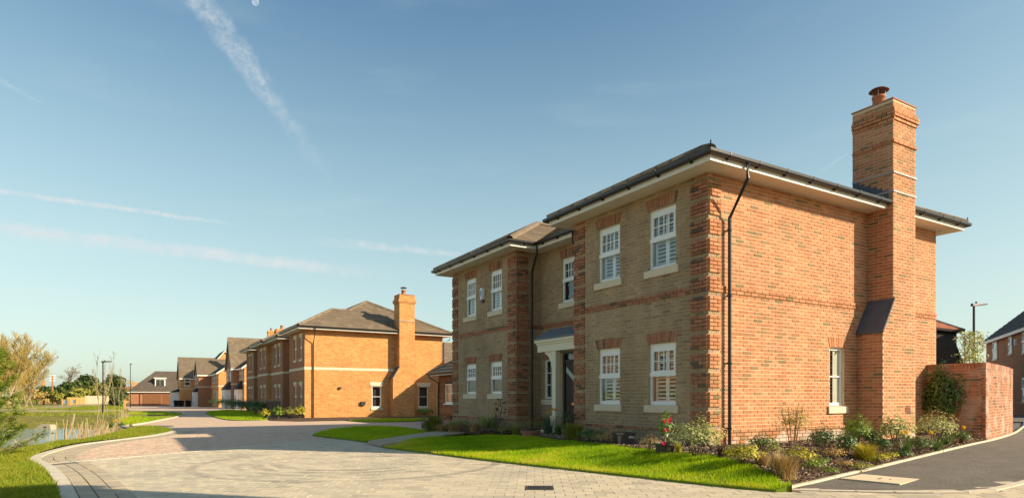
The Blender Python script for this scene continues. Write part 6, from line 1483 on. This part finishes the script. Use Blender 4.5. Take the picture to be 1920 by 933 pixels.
wl_lab = ['bare golden twigged tree furthest left in the row beyond the pond', 'bare golden tree behind the young pine crown', 'bare golden tree with split pale trunk beside the pine', 'tall bare golden tree with stout orange lit trunk', 'slender bare golden tree right of the stout trunk', 'bare golden tree with slim pale twin trunk', 'slim bare golden tree in the middle of the row end', 'shortest bare golden tree at the right end of the row',
          'bare golden tree at the outer end of the row past the frame edge', 'bare golden tree standing back behind the stout trunk', 'bare golden tree standing back near the row end', 'bare golden tree standing back behind the pine']
for k, ((px, py, hh), lb) in enumerate(zip(WT, wl_lab)):
    q = G(px, py, -.05); o = wl[k % 3] if k < 3 else copy_tree(wl[k % 3]); d = (q - EYE) @ FW
    o.location = (q[0], q[1], gz(q[1]) - .05); o.scale = (hh / 7.0 * .95,) * 3; o.rotation_euler = (0, 0, k * 1.7); o['label'] = lb; o['group'] = 'bare golden trees beyond the pond'
# saplings by the lamp
sp = [bare_tree('sapling', '', (0, 0, 0), 3.4, 'palebark', 'greytwig', None, .8, nbr=14, levels=2, spread=.3, up=.75, start=.3, lr=.24, seed=s_, kids=4, trunk_r=.0055, lean=.02) for s_ in (11, 12)]
SPL = [(176, 806, 26, 664, 'slim bare sapling left of the street lamp, tallest of its line'), (190, 788, 31, 672, 'bare sapling with pale stem just left of the lamp post'), (203, 772, 40, 676, 'bare sapling just right of the lamp post'), (217, 778, 37, 680, 'bare sapling above the middle of the stake fence'), (224, 774, 40, 690, 'bare sapling nearest the stake fence end'), (232, 770, 44, 700, 'bare sapling in front of the far orange gable')]
for k, (px, py, dep, ytop, lb) in enumerate(SPL):
    q = AT(px, py, dep); o = sp[k % 2] if k < 2 else copy_tree(sp[k % 2]); zb = bank(q[0], q[1]) - .05; o.location = (q[0], q[1], zb); o.scale = ((EYE[2] + (HY - ytop) * dep / FPX - zb) / 3.4,) * 3; o.rotation_euler = (0, 0, k * 2.1); o['label'] = lb; o['group'] = 'saplings by the pond'
# young pine at the left edge
def pine_tree(loc, H, R, label, nb=46, seed=2):
    t = thing('pine_tree', label, 'tree', loc); rnd = random.Random(seed); m = MB(); m.tube([(0, 0, -.3), (.02, 0, H * .5), (0, .02, H)], [H * .025, H * .016, .008], 'bark', 8); PP = []; NN = []
    for k in range(nb):
        u = (k + rnd.random()) / nb; z = H * (.05 + .92 * u); L = R * (1.05 - .75 * u) * rnd.uniform(.7, 1.15); a = k * 2.399; d = Vector((math.cos(a), math.sin(a), .25)); p0 = Vector((0, 0, z)); pts = [p0, p0 + d * L * .5 + Vector((0, 0, -.05 * L)), p0 + d * L + Vector((0, 0, .12 * L))]
        m.tube(pts, [.014, .010, .005], 'bark', 5, cap=False)
        for s in range(40):
            f = rnd.uniform(.25, 1.05); c = pts[0].lerp(pts[1], f * 2) if f < .5 else pts[1].lerp(pts[2], f * 2 - 1); c = c + Vector((rnd.gauss(0, .05), rnd.gauss(0, .05), rnd.gauss(0, .04)))
            for j in range(9):
                v = (d * .8 + Vector((rnd.gauss(0, .7), rnd.gauss(0, .7), rnd.gauss(.15, .6)))).normalized(); PP.append(c + v * .05); NN.append(v)
    m.build('trunk', t); P = np.array([tuple(p) for p in PP]); A = np.array([tuple(p) for p in NN]); n = len(P); B_ = np.cross(A, unit(n)); B_ /= np.linalg.norm(B_, axis=1, keepdims=True)
    V = np.stack([P - A * .06 - B_ * .006, P - A * .06 + B_ * .006, P + A * .075], 1).reshape(-1, 3); npmesh('needles', V, np.arange(3 * n).reshape(-1, 3), 'pine', np.repeat(np.clip(rng.normal(.34, .26, n), 0, 1), 3), t); return t
q = AT(-30, 840, 13.0); pine_tree((q[0], q[1], bank(q[0], q[1]) - .1), 2.45, .82, 'young green pine overhanging the pond at the left edge')
# far evergreens and woods
def leafy(label, px, dep, base, hpx, wpx, mk, n=1500, leaf=.7, name='evergreen_tree', seed=1, lobes=7, group='trees beyond the pond', trunk=.25):
    q = AT(px, HY, dep); H = hpx * 1.25 * dep / FPX; Rr = wpx * 1.12 * dep / FPX / 2; t = thing(name, label, 'tree', (q[0], q[1], base), 0, group); rnd = random.Random(seed)
    m = MB(); m.tube([(0, 0, -.5), (.1, 0, H * .4), (0, 0, H * .85)], [.28, .2, .06], 'bark', 7)
    PP = []; NN = []
    for k in range(lobes):
        a = k * 2.4; u = (k + .5) / lobes; c = Vector((Rr * .62 * math.cos(a) * (1 - .45 * u), Rr * .62 * math.sin(a) * (1 - .45 * u), H * (trunk + (.86 - trunk) * u))); m.tube([(0, 0, H * trunk * .7), tuple(c)], [.1, .03], 'bark', 5)
        P, N = cloud(n // lobes, (Rr * .52, Rr * .52, H * .20), .35, -.7); PP.append(P + np.array(c)); NN.append(N)
    m.build('trunk', t); P = np.vstack(PP); N = np.vstack(NN); leaves('crown', P, N + np.array([0, 0, .3]) + unit(len(P)) * .6, np.full(len(P), leaf), mk, t, .7); return t
leafy('broad dark green pine beyond the notice boards', 131, 170, -.8, 34, 44, 'ever', 1800, .75, seed=3)
leafy('dark evergreen left of the red utility pole', 82, 190, -.8, 26, 40, 'ever', 1300, .8, seed=4)
leafy('olive evergreen with spreading lower boughs in front of the dark pine', 148, 160, -.8, 26, 40, 'olive', 1300, .7, seed=5)
leafy('tall dense dark evergreen left of the saplings', 163, 185, -.8, 44, 40, 'ever', 2000, .8, seed=6)
leafy('dense evergreen behind the lamp head', 214, 190, -.8, 44, 38, 'ever', 2000, .8, seed=7)
leafy('dark evergreen filling the gap by the golden trees', 100, 205, -.8, 24, 34, 'ever', 1300, .8, seed=14)
leafy('dark evergreen low behind the pale fence', 196, 180, -.8, 24, 34, 'ever', 1300, .8, seed=15)
leafy('tawny wood crown behind the far orange gable', 232, 300, -.8, 22, 60, 'rust_leaf', 1300, 1.0, seed=16)
leafy('olive leafed tree between saplings and lamp', 186, 175, -.8, 32, 34, 'olive', 1300, .75, seed=8)
bt = bare_tree('bare_tree', 'domed grey bare tree rising behind the dark pine', tuple(AT(128, 800, 215) * np.array([1, 1, 0]) + np.array([0, 0, -.8])), 9.8, 'bark', 'greytwig', 'trees beyond the pond', 6.0, nbr=12, levels=3, spread=.62, up=.3, start=.35, lr=.46, seed=21, kids=6)
for k, (px, dep, hpx, wpx, mk, lb) in enumerate(((250, 260, 26, 46, 'dry', 'tawny bare wood crown above the far garage roof'), (232, 240, 16, 24, 'olive', 'low olive tree by the orange gabled house'), (70, 165, 14, 44, 'rust_leaf', 'russet hedge shrub under the bare trees'), (108, 150, 12, 26, 'olive', 'olive hedge shrub left of the notice boards'), (216, 120, 9, 22, 'ever', 'dark clipped shrub beside the far street lamp'), (30, 150, 14, 60, 'olive', 'olive thicket behind the stout trunk'), (-30, 140, 16, 70, 'rust_leaf', 'russet thicket behind the pine'), (222, 112, 11, 16, 'dgreen', 'dark rounded shrub at the garage block corner'))):
    leafy(lb, px, dep, -.8, hpx + 10, wpx, mk, 700, .5, name='tree' if k < 2 else 'thicket', seed=30 + k, lobes=5, trunk=.12)
for k, (px, dep) in enumerate(((860, 95), (1900, 90))): pass
# evergreens out of frame that the lower windows mirror
for k, (x, y) in enumerate(((-27, 27), (-31, 22), (-25, 33))):
    bush(('middle', 'nearest', 'farthest')[k] + ' golden green bush on the far pond bank opposite the house', 0, 0, 0, 0, 'ygreen', 700, .22, loc=(x, y, -.2), dim=(2.0, 2.2), group='bushes on the far pond bank')
# the daytime moon
md = Vector(ray(479, 4)).normalized() * 9000; me = bpy.data.meshes.new('moon'); bm = bmesh.new(); bmesh.ops.create_uvsphere(bm, u_segments=32, v_segments=16, radius=40); bm.to_mesh(me); bm.free()
mm = bpy.data.materials.new('moonlit_rock'); mm.use_nodes = True; tt = NT(mm.node_tree); mm.node_tree.nodes.clear()
df = tt.n('ShaderNodeBsdfDiffuse', {'Color': (.10, .10, .10, 1)}); mm.node_tree.links.new(tt.n('ShaderNodeAddShader', {0: df.outputs[0], 1: tt.n('ShaderNodeBsdfTransparent').outputs[0]}).outputs[0], tt.n('ShaderNodeOutputMaterial').inputs[0])
me.materials.append(mm); mo = link('moon', me); mo.location = Vector(EYE) + md; tag(mo, 'pale daytime moon at the top of the sky', 'moon')
# yellow flowers on the verge
daffs('small daffodil group on the verge below the stake fence', 205, 800, 34, 14, 5, z=.03, n=50); daffs('daffodils on the verge at the right end of the stakes', 226, 797, 26, 12, 4, z=.03, n=40); daffs('daffodils on the verge near the dark disc', 245, 799, 16, 10, 2, z=.03, n=30)
